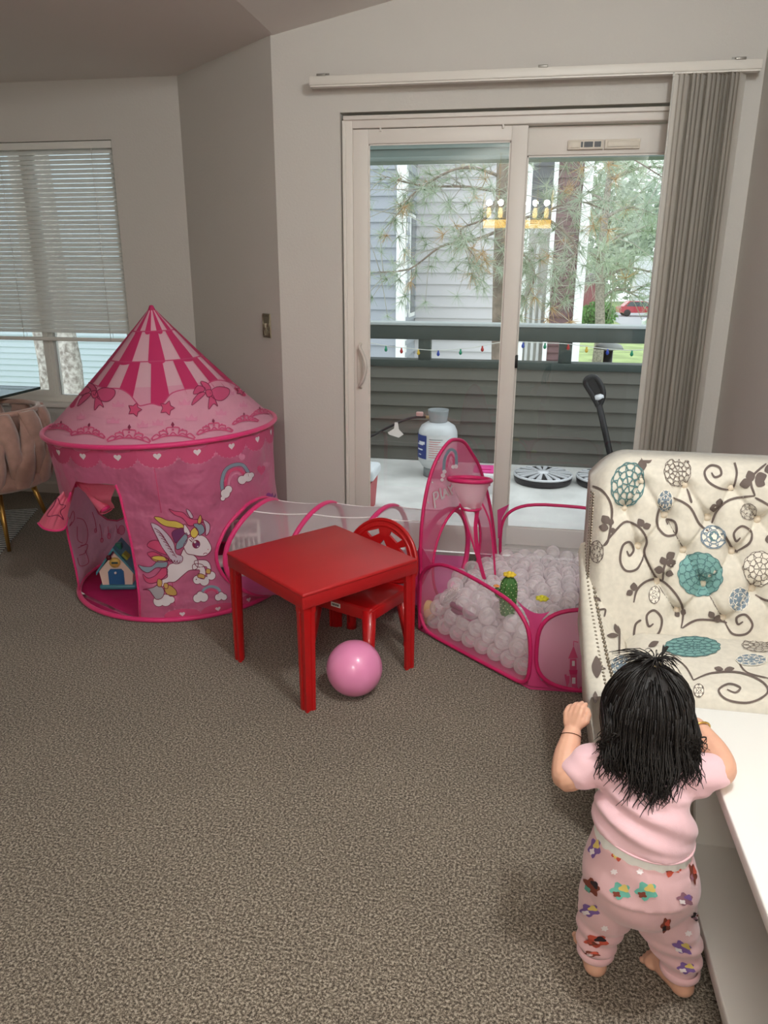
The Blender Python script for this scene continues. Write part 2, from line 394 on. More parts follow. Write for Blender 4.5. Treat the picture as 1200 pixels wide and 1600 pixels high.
h.build('trickle_vent', [mat('vent_plastic', (222, 212, 198), .5), MATS['black_plastic']], fx)
for x in (-.68, -.13):
    h = MB(); h.box2((x, DY+.022, 2.0), (x+.008, DY+.034, 2.016), bevel=.002); h.build('anti_lift_clip', white_v, door)

# ------------------------------------------------------------------ dining window
win = bpy.data.objects.new('window_1', None); COL.objects.link(win); win.location = (-3.05, WY, WZ0); struct(win, 'white framed dining window with horizontal slider')
wf = mat('window_vinyl', (222, 220, 214), .5)
m = MB(); y0 = WY+.055
m.box2((WX0, y0, WZ0), (WX0+.05, y0+.07, WZ1), bevel=.003); m.box2((WX1-.05, y0, WZ0), (WX1, y0+.07, WZ1), bevel=.003); m.box2((WX0+.048, y0+.001, WZ1-.05), (WX1-.048, y0+.069, WZ1), bevel=.003); m.box2((WX0+.048, y0+.001, WZ0), (WX1-.048, y0+.069, WZ0+.045), bevel=.003)
m.box2((-2.94, y0+.005, WZ0), (-2.872, y0+.06, WZ1), bevel=.003)
m.build('window_frame', wf, win)
m = MB(); sx0, sx1 = WX0+.05, -2.90
m.box2((sx0, y0-.002, WZ0+.04), (sx0+.035, y0+.02, WZ1-.045)); m.box2((sx1-.035, y0-.002, WZ0+.04), (sx1, y0+.02, WZ1-.045)); m.box2((sx0+.034, y0-.001, WZ0+.04), (sx1-.034, y0+.019, WZ0+.075)); m.build('sash', wf, win)
m = MB(); m.box2((WX0+.05, y0+.03, WZ0+.045), (-2.94, y0+.036, WZ1-.05)); m.build('pane', gl, win)
m = MB(); m.box2((-2.872, y0+.03, WZ0+.045), (WX1-.05, y0+.036, WZ1-.05)); m.build('pane', gl, win)
m = MB(); m.box2((WX0-.01, WY-.02, WZ0-.022), (WX1+.01, WY+.06, WZ0+.004), bevel=.004); m.build('window_sill', white_v, win)

# ------------------------------------------------------------------ mini blind
bl = thing('mini_blind', 'white horizontal mini blind lowered over the dining window', 'blind', (-3.05, WY+.025, 1.0))
slat_m = mat('slat_vinyl', (230, 231, 227), .5, transl=.25)
m = MB(); m.box2((WX0+.005, WY+.008, 2.052), (WX1-.005, WY+.045, 2.09), bevel=.003); m.build('headrail', wf, bl)
sm = MB(); prof = [(-.0125+.025*i/6, .0022*(1-((i-3)/3)**2)) for i in range(7)]; tl = math.radians(66)
for x in (WX0+.012, WX1-.012):
    pass
vs = []
for x in (-.722, .722):
    for a, b in prof: vs.append((x, a*math.cos(tl)-b*math.sin(tl), a*math.sin(tl)+b*math.cos(tl)))
sm.add(vs, [(i, i+1, 8+i, 7+i) for i in range(6)], 0, True)
sl0 = None
for i in range(41):
    z = 2.035-i*.0249
    if sl0 is None:
        sl0 = sm.build('slat', slat_m, bl, world=False); o = sl0
    else:
        o = sl0.copy(); COL.objects.link(o); o.parent = bl
    o.location = (0, 0, z-1.0); o.rotation_euler = (random.uniform(-.05, .05)+(.35 if i == 35 else 0), random.uniform(-.0012, .0012), 0)
m = MB(); m.box2((WX0+.01, WY+.014, .978), (WX1-.01, WY+.038, 1.0), bevel=.003); m.build('bottom_rail', wf, bl)
for x in (-3.62, -3.03, -2.45):
    m = MB(); m.tube([(x, WY+.009, 2.06), (x, WY+.009, .985)], .0016, 5); m.tube([(x, WY+.041, 2.06), (x, WY+.041, .985)], .0012, 5); m.build('ladder_cord', mat('cord_white', (235, 235, 230), .7), bl)

# ------------------------------------------------------------------ vertical blind
vb = thing('vertical_blind', 'grey vertical blind stacked open at the right of the patio door', 'blind', (.0, DY-.1, 2.15))
m = MB(); m.box2((-.97, DY-.105, 2.168), (.885, DY-.062, 2.205), bevel=.004); m.box2((-.965, DY-.1, 2.162), (.88, DY-.067, 2.17)); m.build('headrail', mat('track_white', (224, 218, 210), .4), vb)
for x in (-.915, .03, .80):
    m = MB(); m.box2((x-.012, DY-.1, 2.204), (x+.012, DY-.001, 2.207)); m.box2((x-.012, DY-.004, 2.204), (x+.012, DY-.0005, 2.235)); m.box2((x-.02, DY-.108, 2.203), (x+.02, DY-.09, 2.212), bevel=.002); m.build('bracket', mat('bracket_steel', (150, 145, 138), .4, metal=.7), vb)
vane_m = mat('vane_vinyl', (226, 221, 214), .6, transl=.15)
def vane_mesh(wd):
    m = MB(); n = 6
    vs = [(wd*(-.5+i/n), .006*(1-(2*i/n-1)**2), z) for z in (0, -2.11) for i in range(n+1)]
    m.add(vs, [(i, n+1+i, n+2+i, i+1) for i in range(n)], 0, True); return m
v0 = None; NV = 17
for i in range(NV):
    x = .588+i*.0145; ang = math.radians(64+random.uniform(-9, 9)) if i > 1 else math.radians((26, 50)[i])
    if v0 is None:
        v0 = vane_mesh(.089).build('vane', vane_m, vb, world=False); o = v0
    else: o = v0.copy(); COL.objects.link(o); o.parent = vb
    o.location = (x, .016, .012); o.rotation_euler = (0, 0, ang)
m = MB(); m.tube([(.548, DY-.13, 2.16), (.548, DY-.13, 1.2)], .0035, 6); m.ball((.548, DY-.13, 2.15), .006, 8, 6); m.build('wand', mat('clear_wand', (215, 212, 206), .3), vb)

# ------------------------------------------------------------------ switch plate on the slanted wall
sp = diag(.13, 0, 1.13); swp = thing('switch_plate', 'small ornate metal switch plate on the slanted wall', 'switch', tuple(sp))
brass = mat('aged_pewter', (150, 140, 120), .35, metal=.8, bump=(300, .3))
def sw(a, b, d): return sp+dv*a+Vector((0, 0, b))-nv*d
m = MB(); m.prism([(-.037, -.06), (.037, -.06), (.037, .06), (-.037, .06)], lambda x, y, h: sw(x*(1-h*8), y*(1-h*6), h), .006); m.build('plate', brass, swp)
m = MB()
for k in range(4): m.tube([sw(*p, .007) for p in catmull([(-.024+.012*k, -.05), (-.03+.016*k, -.025), (-.016+.01*k, -.008), (-.026+.016*k, .012)], 4)], .0028, 5)
for s in (-.05, .05): m.tube([sw(-.03, s, .006), sw(.03, s, .006)], .003, 5)
for s in (-.031, .031): m.tube([sw(s, -.052, .006), sw(s, .052, .006)], .003, 5)
m.build('relief', brass, swp)
m = MB(); m.prism([(-.005, -.008), (.005, -.008), (.005, .012), (-.005, .012)], lambda x, y, h: sw(x, y, h), .014); m.build('toggle', mat('toggle_ivory', (200, 190, 165), .4), swp)

# ------------------------------------------------------------------ the lamps of the room
LX, LY = .50, 1.05; lz = ceil_z(LX)
lamp = thing('ceiling_lamp', 'round white globe lamp hanging close below the ceiling', 'lamp', (LX, LY, lz)); lw = mat('lamp_rim', (235, 232, 225), .4)
m = MB(); m.lathe([(.0, .0), (.07, 0), (.065, -.02), (.012, -.03), (.012, -.14), (.05, -.15), (.055, -.17)], 32, (LX, LY, lz)); m.build('stem', lw, lamp)
m = MB(); m.lathe([(.05, -.165), (.095, -.2), (.115, -.25), (.095, -.30), (.05, -.332), (0, -.34)], 32, (LX, LY, lz)); m.build('globe', mat('lamp_glass', (250, 244, 236), .4, alpha=.25, emit=((255, 246, 236), 1.5)), lamp)
LAMP = (1.0, 1.06, 1.07)
lb = bpy.data.lights.new('ceiling_lamp_light', 'POINT'); lb.energy = 46; lb.color = LAMP; lb.shadow_soft_size = .09
ll = bpy.data.objects.new('ceiling_lamp_light', lb); COL.objects.link(ll); ll.parent = lamp; ll.location = (0, 0, -.25)
# linear chandelier behind the camera, seen as a gold reflection in the door glass
cd_ = thing('chandelier', 'gold linear chandelier reflected in the glass door', 'lamp', (-.10, -1.15, 2.0)); gch = mat('chandelier_gold', (214, 176, 96), .3, metal=.85); shade = mat('gold_glow', (230, 190, 90), .4, emit=((255, 198, 84), 5)); glow = mat('chandelier_glow', (255, 236, 190), .4, emit=((255, 226, 150), 5))
m = MB()
for z in (1.92,): m.box2((-.46, -1.27, z-.008), (.26, -1.03, z+.008), bevel=.003)
for x in (-.455, .255):
    for y in (-1.265, -1.035): m.box2((x-.006, y-.006, 1.84), (x+.006, y+.006, 2.2))
m.build('frame', gch, cd_)
m = MB(); m.box2((-.455, -1.262, 1.84), (.255, -1.038, 1.92)); m.build('glow_panel', shade, cd_)  # glow added so the gold shows bright in the door glass
for k in range(6):
    m = MB(); m.lathe([(0, -.05), (.022, -.045), (.026, 0), (.018, .05), (0, .055)], 14, (-.40+.12*k, -1.15, 1.985)); m.build('bulb', glow, cd_)
for x in (-.3, .1): m = MB(); m.tube([(x, -1.15, 1.925), (x, -1.15, ceil_z(x)-.005)], .005, 6); m.build('rod', gch, cd_)
lb2 = bpy.data.lights.new('chandelier_light', 'POINT'); lb2.energy = 6.5; lb2.color = (1, 1.05, 1.05); lb2.shadow_soft_size = .03
for k in range(6):
    l2 = bpy.data.objects.new('chandelier_light', lb2); COL.objects.link(l2); l2.parent = cd_; l2.location = (-.30+.12*k, 0, .085)
# ------------------------------------------------------------------ balcony
GZ = -2.8                                          # ground outside, the flat is one floor up
conc = mat('balcony_concrete', (214, 214, 210), .9, vary=(3.5, .12), bump=(60, .2))
sid = mat('parapet_siding', (98, 97, 90), .75, bump=(40, .1)); dkg = mat('dark_green_paint', (50, 63, 60), .55, bump=(30, .1))
BY = 5.80
m = MB(); m.box2((-1.95, DY+.13, -.16), (1.75, BY+.14, -.03)); struct(m.build('balcony_floor', conc), 'pale concrete balcony floor outside the glass door')
m = MB(); m.box2((-1.95, BY+.02, -.16), (1.75, BY+.13, .715)); par = struct(m.build('parapet', sid), 'low balcony parapet clad in grey boards')
b0 = None
for i in range(7):
    z = -.03+i*.1065
    if b0 is None:
        q = MB(); q.add([(-1.95, BY+.02, 0), (1.75, BY+.02, 0), (1.75, BY-.012, .004), (-1.95, BY-.012, .004), (1.75, BY+.012, .106), (-1.95, BY+.012, .106), (1.75, BY+.02, .106), (-1.95, BY+.02, .106)], [(0, 1, 2, 3), (3, 2, 4, 5), (5, 4, 6, 7)])
        b0 = q.build('board', sid, par); o = b0
    else: o = b0.copy(); COL.objects.link(o); o.parent = par
    o.location.z = z
rl = thing('balcony_railing', 'dark green balcony railing on top of the parapet', 'railing', (-.1, BY+.07, .72))
m = MB(); m.box2((-1.95, BY-.01, .905), (1.75, BY+.03, 1.008), bevel=.003); m.build('top_rail', dkg, rl)
m = MB(); m.box2((-1.95, BY-.02, 1.008), (1.75, BY+.14, 1.03), bevel=.003); m.build('cap_board', mat('rail_cap_lit', (168, 176, 176), .6), rl)  # pale cap colour stands in for sky light on the top edge
m = MB(); m.box2((-1.95, BY-.012, .70), (1.75, BY+.14, .752), bevel=.003); m.build('bottom_rail', dkg, rl)
for x in (-1.85, -.71, .335, 1.4):
    m = MB(); m.box2((x-.046, BY, .752), (x+.046, BY+.09, .906), bevel=.003); m.build('post', dkg, rl)
m = MB(); m.box2((-1.95, 5.86, 2.14), (1.75, 6.0, 2.45)); m.box2((-1.95, 5.82, 2.14), (1.75, 5.87, 2.17), bevel=.004); m.box2((-1.95, 5.845, 2.225), (1.75, 5.865, 2.24))
struct(m.build('balcony_beam', mat('beam_green', (104, 118, 112), .6)), 'grey green beam across the top of the balcony')
m = MB()
for x0 in (-1.95, 1.67):
    m.box2((x0, 4.62, -.16), (x0+.08, BY+.13, .715)); m.box2((x0-.01, 5.8, .7), (x0+.09, 5.92, 2.45))
struct(m.build('balcony_side_parapet', sid), 'low side parapets of the balcony')

# string of lights
sg = thing('string_lights', 'string of small coloured bulbs draped along the railing gap', 'string lights', (-.1, BY-.03, .88))
cord = catmull([(-1.25, BY-.03, .90), (-1.0, BY-.03, .855), (-.82, BY-.03, .84), (-.6, BY-.03, .83), (-.35, BY-.03, .855), (-.12, BY-.03, .90), (.1, BY-.03, .90), (.35, BY-.03, .895), (.55, BY-.03, .872), (.8, BY-.03, .86), (1.05, BY-.03, .885)], 6)
m = MB(); m.tube(cord, .0028, 5); m.build('cord', mat('cord_clear', (215, 218, 210), .5), sg)
cols = {'red': (200, 40, 40), 'yellow': (230, 200, 70), 'blue': (40, 80, 190), 'teal': (30, 160, 120)}
for i, k in enumerate(range(2, len(cord), 4)):
    p = cord[k]; cn = ('blue', 'teal', 'red', 'yellow')[i % 4]; m = MB()
    m.lathe([(.0, 0), (.006, -.002), (.006, -.012), (.011, -.022), (.012, -.032), (.006, -.042), (0, -.044)], 10, tuple(p)); m.build('bulb', mat('bulb_'+cn, cols[cn], .25, spec=.6, transl=.4), sg)

# ------------------------------------------------------------------ gas tank with hose
tk = thing('propane_tank', 'grey white propane tank with blue label on the balcony', 'gas tank', (-.545, 5.36, -.03)); TX, TY, TZ = -.545, 5.36, -.03
tw = mat('tank_paint', (205, 210, 212), .35, coat=.3)
m = MB(); m.lathe([(.0, .05), (.07, .05), (.11, .075), (.138, .12), (.142, .16), (.142, .30), (.138, .335), (.12, .37), (.08, .395), (0, .405)], 36, (TX, TY, TZ)); m.build('body', tw, tk)
m = MB(); m.lathe([(.09, .0), (.1, .0), (.1, .07), (.092, .09), (.088, .07), (.09, .0)], 28, (TX, TY, TZ)); m.build('foot_ring', mat('tank_grey', (140, 146, 148), .45), tk)
def cyl_patch(mb, r, a0, a1, z0, z1, n=12, mi=0):
    vs = []
    for z in (z0, z1):
        for i in range(n+1):
            a = a0+(a1-a0)*i/n; vs.append((TX+r*math.cos(a), TY+r*math.sin(a), TZ+z))
    mb.add(vs, [(i, i+1, n+2+i, n+1+i) for i in range(n)], mi, True)
m = MB(); cyl_patch(m, .1435, math.radians(-205), math.radians(-118), .145, .315); cyl_patch(m, .1432, math.radians(-116), math.radians(-40), .14, .32, mi=1)
lt = 2
for z, a0, a1, hh in ((.25, -150, -124, .02), (.243, -160, -130, .008), (.205, -158, -132, .01), (.17, -150, -138, .006)): cyl_patch(m, .1442, math.radians(a0), math.radians(a1), z, z+hh, 8, 2)
for k in range(9): cyl_patch(m, .1442, math.radians(-110), math.radians(-70-(k % 3)*6), .29-k*.016, .2935-k*.016, 8, 3 if k else 4)
m.build('label', [mat('label_blue', (38, 62, 130), .4), mat('label_white', (214, 216, 216), .5), mat('label_letters', (225, 228, 235), .5), mat('label_red_text', (200, 90, 90), .5), mat('label_dark_text', (60, 60, 64), .5)], tk)
m = MB()
for (a0, a1) in ((-170, -10), (10, 170)):
    n = 20; vs = []
    for z, r in ((.385, .062), (.475, .075), (.485, .076), (.485, .072), (.385, .058)):
        for i in range(n+1):
            a = math.radians(a0+(a1-a0)*i/n); vs.append((TX+r*math.cos(a), TY+r*math.sin(a), TZ+z))
    m.add(vs, [(j*(n+1)+i, j*(n+1)+i+1, (j+1)*(n+1)+i+1, (j+1)*(n+1)+i) for j in range(4) for i in range(n)], 0, True)
m.build('collar', MATS['tank_grey'], tk)
m = MB(); m.lathe([(0, 0), (.02, 0), (.02, .03), (.03, .035), (.03, .045), (.0, .047)], 12, (TX, TY, TZ+.405)); m.tube([(TX, TY, TZ+.43), (TX-.09, TY-.02, TZ+.43)], .012, 8); m.build('valve', mat('valve_brass', (160, 140, 100), .35, metal=.8), tk)
m = MB(); m.tube(catmull([(TX-.09, TY-.02, TZ+.43), (TX-.2, TY-.06, TZ+.425), (TX-.35, TY-.1, TZ+.36), (TX-.5, TY-.12, TZ+.28), (TX-.75, TY-.1, TZ+.2)], 6), .009, 8); m.build('hose', MATS['black_plastic'], tk)
m = MB(); m.box((TX-.13, TY-.04, TZ+.455), (.05, .03, .03), bevel=.006); m.build('regulator', mat('regulator_grey', (190, 150, 145), .4), tk)
m = MB(); m.prism([(-.01, .0), (.012, 0), (.02, -.05), (.055, -.085), (.02, -.11), (-.05, -.09), (-.06, -.075), (-.015, -.045)], lambda x, y, h: (TX-.29+x, TY-.1-h, TZ+.40+y), .003); m.build('paper_tag', mat('tag_paper', (225, 215, 210), .8), tk)

# ------------------------------------------------------------------ wheel covers
def hubcap(loc, label, tilt):
    t = thing('hubcap', label, 'hubcap', loc, group='striped wheel covers on the balcony'); t.rotation_euler = tilt
    m = MB(); m.lathe([(0, .0), (.19, .0), (.2, .012), (.205, .045), (.196, .06), (.18, .058), (.05, .07), (0, .07)], 40); m.build('dish', mat('hub_black', (28, 28, 30), .4), t, world=False)
    m = MB(); m.lathe([(.196, .052), (.206, .05), (.206, .062), (.196, .064)], 40); m.build('rim', mat('hub_silver', (222, 224, 228), .35, metal=.2), t, world=False)
    m = MB(); m.lathe([(.0, .082), (.04, .08), (.046, .07)], 24); m.build('centre_cap', MATS['hub_silver'], t, world=False)
    q = MB(); q.prism([(.045, -.012), (.188, -.046), (.194, -.012), (.055, -.001)], lambda x, y, h: (x, y, .066-(.004 if x > .1 else 0)+h), .008)
    q.prism([(.045, .012), (.055, .001), (.194, .012), (.188, .046)], lambda x, y, h: (x, y, .066-(.004 if x > .1 else 0)+h), .008)
    s0 = q.build('spoke', MATS['hub_silver'], t, world=False)
    for k in range(1, 9):
        s = s0.copy(); COL.objects.link(s); s.parent = t; s.rotation_euler = (0, 0, 2*PI*k/9)
    return t
hubcap((.215, 5.32, -.03), 'larger black and silver striped hubcap lying in full view on the balcony', (0, 0, .2))
hubcap((.65, 5.33, -.03), 'black and silver hubcap half hidden behind the floral armchair', (0, 0, .5))

# ------------------------------------------------------------------ pole with a paddle grip
gp = thing('grip_pole', 'black pole with looped grip leaning beside the striped hubcaps', 'pole', (.80, 5.55, -.03)); bk = MATS['black_plastic']
pb = atY(956, 722, 5.55); pt = atY(936, 632, 5.55); pe = atY(921, 595, 5.55)
foot = pb+(pb-pt)*((pb[2]+.03)/(pt[2]-pb[2])); gp.location = tuple(foot)
m = MB(); m.tube([foot, pb, pt], .022, 10); m.build('shaft', bk, gp)
dirp = (pe-pt)/np.linalg.norm(pe-pt); sidev = np.array([dirp[2], 0, -dirp[0]])
m = MB(); lp = [pt+dirp*a*.20+sidev*b for a, b in ((-.02, 0), (.25, .05), (.6, .06), (.95, .045), (1.02, 0), (.9, -.03), (.5, -.02), (.2, -.012))]
m.tube(catmull(lp, 5, True), .02, 8, closed=True); m.prism([(-.01, -.03), (.19, -.035), (.19, .045), (.02, .05)], lambda a, bb, hh: tuple(pt+dirp*a+sidev*bb+np.array([0, -.006+hh, 0])), .012); m.build('grip', bk, gp)
m = MB(); m.tube([pt+dirp*.045+sidev*.05, pt+dirp*.055-sidev*.01], .023, 10); m.build('collar', MATS['hub_silver'], gp)

# ------------------------------------------------------------------ small tub and cooler
tb = thing('toy_tub', 'small white tub with pink tray on the balcony', 'tub', (-.19, 5.03, -.03))
wp = mat('tub_white', (230, 228, 230), .4); pk = mat('tub_pink', (225, 70, 150), .4)
m = MB(); m.prism([(-.075, -.09), (.075, -.09), (.075, .09), (-.075, .09)], lambda x, y, h: (-.19+x*(1+h*1.2), 5.03+y*(1+h*1.2), -.03+h), .1); m.build('body', wp, tb)
m = MB(); m.box((-.19, 5.03, .09), (.185, .215, .035), bevel=.01); m.build('rim', wp, tb)
m = MB(); m.box((-.19, 5.035, .115), (.14, .17, .02), bevel=.008); m.box((-.185, 5.0, .13), (.09, .05, .015), bevel=.006); m.build('tray', pk, tb)
m = MB(); m.box((-.19, 4.918, .045), (.1, .012, .03), bevel=.004); m.build('front_latch', mat('tub_red', (150, 50, 80), .4), tb)
cl = thing('cooler', 'red cooler with white lid standing outside by the door frame', 'cooler', (-.99, 4.45, -.03)); cr = mat('cooler_red', (176, 44, 50), .45)
m = MB(); m.prism([(-.17, -.12), (.15, -.12), (.15, .12), (-.17, .12)], lambda x, y, h: (-.99+x*(.9+h*.5), 4.45+y*(.9+h*.5), -.03+h), .2); m.build('body', cr, cl)
m = MB(); m.box((-.995, 4.45, .215), (.35, .26, .07), bevel=.02); m.box((-.995, 4.45, .255), (.24, .18, .03), bevel=.012); m.build('lid', mat('cooler_lid', (222, 228, 232), .45), cl)
m = MB(); m.tube(catmull([(-.90, 4.325, .19), (-.89, 4.30, .16), (-.89, 4.30, .08), (-.9, 4.325, .06)], 5), .014, 8); m.build('handle', MATS['cooler_lid'], cl)

# ------------------------------------------------------------------ the building opposite
gs = mat('grey_siding', (158, 164, 172), .75, bump=(30, .05)); gs2 = mat('pale_grey_siding', (198, 197, 199), .75, bump=(30, .05)); ds = mat('blue_grey_siding', (128, 137, 146), .75)
rs = mat('maroon_siding', (104, 78, 80), .7); wt = mat('white_trim', (238, 240, 240), .6)
bd = thing('apartment_building', 'grey and maroon sided building with white trim across the yard', 'building', (-.9, 10.2, GZ))
def planks(parent, name, x0, x1, Y, z0, z1, pitch, m_, axis='x', t=.036):
    n = int((z1-z0)/pitch); q = MB()
    if axis == 'x': q.add([(x0, Y, 0), (x1, Y, 0), (x1, Y-t, .002), (x0, Y-t, .002), (x1, Y-.006, pitch+.004), (x0, Y-.006, pitch+.004)], [(0, 1, 2, 3), (3, 2, 4, 5), (0, 3, 5), (1, 4, 2)])
    else: q.add([(Y, x0, 0), (Y, x1, 0), (Y+t, x1, .002), (Y+t, x0, .002), (Y+.006, x1, pitch+.004), (Y+.006, x0, pitch+.004)], [(0, 1, 2, 3), (3, 2, 4, 5), (0, 3, 5), (1, 4, 2)])
    o0 = None
    for i in range(n):
        if o0 is None: o0 = q.build(name, m_, parent); o = o0; base = o0.location.z
        else: o = o0.copy(); COL.objects.link(o); o.parent = parent
        o.location.z = z0+i*pitch
def wallbox(a, b, name, m_): q = MB(); q.box2(a, b); return q.build(name, m_, bd)
wallbox((-5.0, 9.3, GZ), (-1.40, 12.5, 4.2), 'wing_wall', gs); wallbox((-1.39, 10.2, GZ), (-.04, 12.6, 4.2), 'main_wall', gs2)
wallbox((.03, 10.55, GZ), (.32, 12.6, 4.2), 'recess_wall', ds); wallbox((.33, 10.2, GZ), (.66, 16, 4.2), 'maroon_wall', rs)
ZL = -.6
planks(bd, 'siding_plank', -5.0, -1.48, 9.3, ZL, 4.0, .141, gs); planks(bd, 'siding_plank', -1.38, -.045, 10.2, ZL, 4.0, .141, gs2)
planks(bd, 'siding_plank', .034, .31, 10.55, 1.95, 4.0, .141, ds); planks(bd, 'siding_plank', .345, .648, 10.2, ZL, 4.0, .0905, rs)
planks(bd, 'siding_plank', 9.31, 10.2, -1.40, ZL, 4.0, .141, gs, axis='y')
for (a, b) in (((-1.485, 9.25, GZ), (-1.375, 9.42, 4.2)), ((-.06, 10.14, GZ), (.04, 10.3, 4.2)), ((.295, 10.14, GZ), (.348, 10.3, 4.2)), ((.645, 10.12, GZ), (.755, 10.35, 4.2)), ((.03, 10.45, 1.86), (.31, 10.56, 1.97))):
    q = MB(); q.box2(a, b); q.build('corner_trim', wt, bd)
wallbox((.04, 10.5, GZ), (.31, 10.57, 1.9), 'porch_wall', mat('porch_white', (226, 226, 220), .7))
for x, zt in ((.085, 1.2), (.16, 1.75), (.235, 1.1)): q = MB(); q.box2((x-.018, 10.4, GZ), (x+.018, 10.44, zt)); q.build('porch_post', wt, bd)
wd = MB(); wd.box2((-1.396, 9.55, .85), (-1.36, 10.0, 2.05)); wo = wd.build('window', wt, bd)
for z0, z1 in ((.90, 1.42), (1.47, 2.0)): q = MB(); q.box2((-1.37, 9.6, z0), (-1.352, 9.95, z1)); q.build('pane', mat('dark_pane', (62, 78, 84), .15, spec=.8), wo)
# ------------------------------------------------------------------ house seen through the dining window
hb = thing('sided_house', 'pale blue sided house seen through the dining window', 'building', (-11, 16, GZ)); hs = mat('pale_blue_siding', (196, 210, 220), .75)
q = MB(); q.box2((-18, 16, GZ), (-6.5, 20, 5)); q.build('wall', hs, hb)
planks(hb, 'siding_plank', -18, -6.5, 16, -2.6, 3.0, .135, hs, t=.03)
for x in (-10.6, -8.2): q = MB(); q.box2((x, 15.9, GZ), (x+.16, 16.05, 5)); q.build('corner_trim', wt, hb)
# ------------------------------------------------------------------ yard, trees, cars
lawn = MB(); lawn.box2((-60, 6.2, GZ-.3), (60, 120, GZ)); struct(lawn.build('ground', mat('lawn_grass', (152, 170, 112), .95, vary=(.8, .25))), 'bright green lawn beyond the balcony')
pav = MB(); pav.box2((8.2, 54, GZ), (60, 98, GZ+.02)); struct(pav.build('parking_lot', mat('asphalt', (168, 170, 172), .9)))
bark = mat('pine_bark', (140, 126, 114), .9, bump=(30, .6, .01), vary=(12, .3)); barkl = mat('pale_bark', (150, 142, 134), .9, bump=(30, .6, .01), vary=(20, .35))
ng = [mat('needles_grey_green', (186, 200, 180), .7, transl=.3), mat('needles_green', (150, 168, 138), .7, transl=.3), mat('needles_brown', (200, 168, 122), .7, transl=.3), mat('twig_pale', (186, 182, 172), .8)]
def burst(mb, p, d, r, n, mi, w):
    p = Vector(p); d = Vector(d).normalized()
    for _ in range(n):
        v = (d*random.uniform(-.1, 1.0)+Vector((random.gauss(0, 1), random.gauss(0, 1), random.gauss(0, 1))).normalized()*.85).normalized()
        L_ = r*random.uniform(.7, 1.15); s = v.cross(Vector((random.gauss(0, 1), random.gauss(0, 1), random.gauss(0, 1)))).normalized()*w
        e = p+v*L_+Vector((0, 0, -.08*L_)); mb.add([p-s, p+s, e+s*.4, e-s*.4], [(0, 1, 2, 3)], mi)
def pine(name, label, trunk, tr, limbs, nb, r, w, group=None, dead=.08, nn=34, spread=.5, bk_=None):
    t = thing(name, label, 'tree', tuple(trunk[0]), group=group)
    m = MB(); m.tube(trunk, tr, 10); m.build('trunk', bk_ or bark, t)
    tw = MB(); nd = MB()
    for lm in limbs:
        c = catmull(lm, 8); k = len(c); q = MB(); q.tube(c, [.014*w/.0022*(1-.8*i/k) for i in range(k)], 6); q.build('branch', bk_ or bark, t)
        for _ in range(nb):
            i = random.randint(1, k-1); a = Vector(c[i]); tg = Vector(c[i])-Vector(c[i-1]); tg.normalize()
            v = (tg*.7+Vector((random.gauss(0, .7), random.gauss(0, .7), random.gauss(-.1, .7)))).normalized(); ln = random.uniform(.3, 1.)*spread
            mid = a+v*ln*.5+Vector((0, 0, random.uniform(-.05, .05)))*spread; e = a+v*ln+Vector((0, 0, random.uniform(-.12, .04)))*spread
            tw.tube([a, mid, e], [.004*w/.0022, .003*w/.0022, .002*w/.0022], 4, m=0)
            for f in (.55, 1.0):
                if random.random() < .8:
                    mi = 2 if random.random() < dead else random.choice((0, 0, 1))
                    burst(nd, a.lerp(e, f), v, r*random.uniform(.7, 1.1), nn, mi, w)
    tw.build('twigs', ng[3], t)['kind'] = 'stuff'; nd.build('needles', ng, t)['kind'] = 'stuff'
    return t
tx = atY(781, 400, 7.2); T0 = lambda x, y, Y: tuple(atY(x, y, Y))
trunk = [(tx[0]+.1, 7.2, GZ), (tx[0]+.05, 7.2, 0), (tx[0], 7.2, 1.4), (tx[0]-.02, 7.2, 3.0), (tx[0], 7.2, 5.2)]
limbs = [[T0(781, 300, 7.2), T0(730, 292, 7.1), T0(660, 290, 7.0), T0(600, 275, 6.9)], [T0(781, 275, 7.2), T0(720, 262, 7.0), T0(650, 300, 6.9), T0(610, 350, 6.9)],
         [T0(781, 360, 7.2), T0(740, 375, 7.0), T0(690, 385, 6.9), T0(640, 420, 6.8), T0(590, 425, 6.8)], [T0(781, 350, 7.2), T0(840, 335, 7.0), T0(900, 315, 6.9), T0(950, 330, 6.8)],
         [T0(781, 300, 7.2), T0(760, 340, 6.8), T0(720, 360, 6.7), T0(740, 400, 6.7)], [T0(781, 380, 7.2), T0(820, 400, 7.0), T0(835, 430, 6.9), T0(825, 462, 6.9)],
         [T0(840, 335, 7.0), T0(880, 360, 6.9), T0(900, 395, 6.8), T0(860, 420, 6.8)], [T0(781, 240, 7.2), T0(860, 215, 7.0), T0(960, 235, 6.9), T0(1040, 280, 6.8)]]
pine('pine_tree', 'needled pine tree whose branches spread close outside the balcony', trunk, [.08, .065, .055, .05, .04], limbs, 26, .13, .0024, nn=30, dead=.13)
ft = atY(935, 500, 24)
pine('pine_tree', 'slender pine tree on the lawn right of the maroon wall', [(ft[0], 24, GZ), (ft[0]+.1, 24, -.5), (ft[0]-.1, 24, 1.5), (ft[0], 24, 6)], [.17, .15, .12, .05],
     [[(ft[0], 24, z), (ft[0]+s*1.0, 24+dy, z+.3), (ft[0]+s*2.2, 24+dy*1.5, z+.1)] for z, s, dy in ((1.2, .8, .5), (1.6, -.5, -.6), (2.2, 1, -.4), (2.9, .7, .8), (3.2, -.4, .4), (3.9, 1, .1), (4.3, .5, -.7), (4.8, 1, .5), (5.2, -.6, 0), (.6, .5, .3))], 11, .55, .009, bk_=barkl, nn=24, spread=1.3, dead=.03)
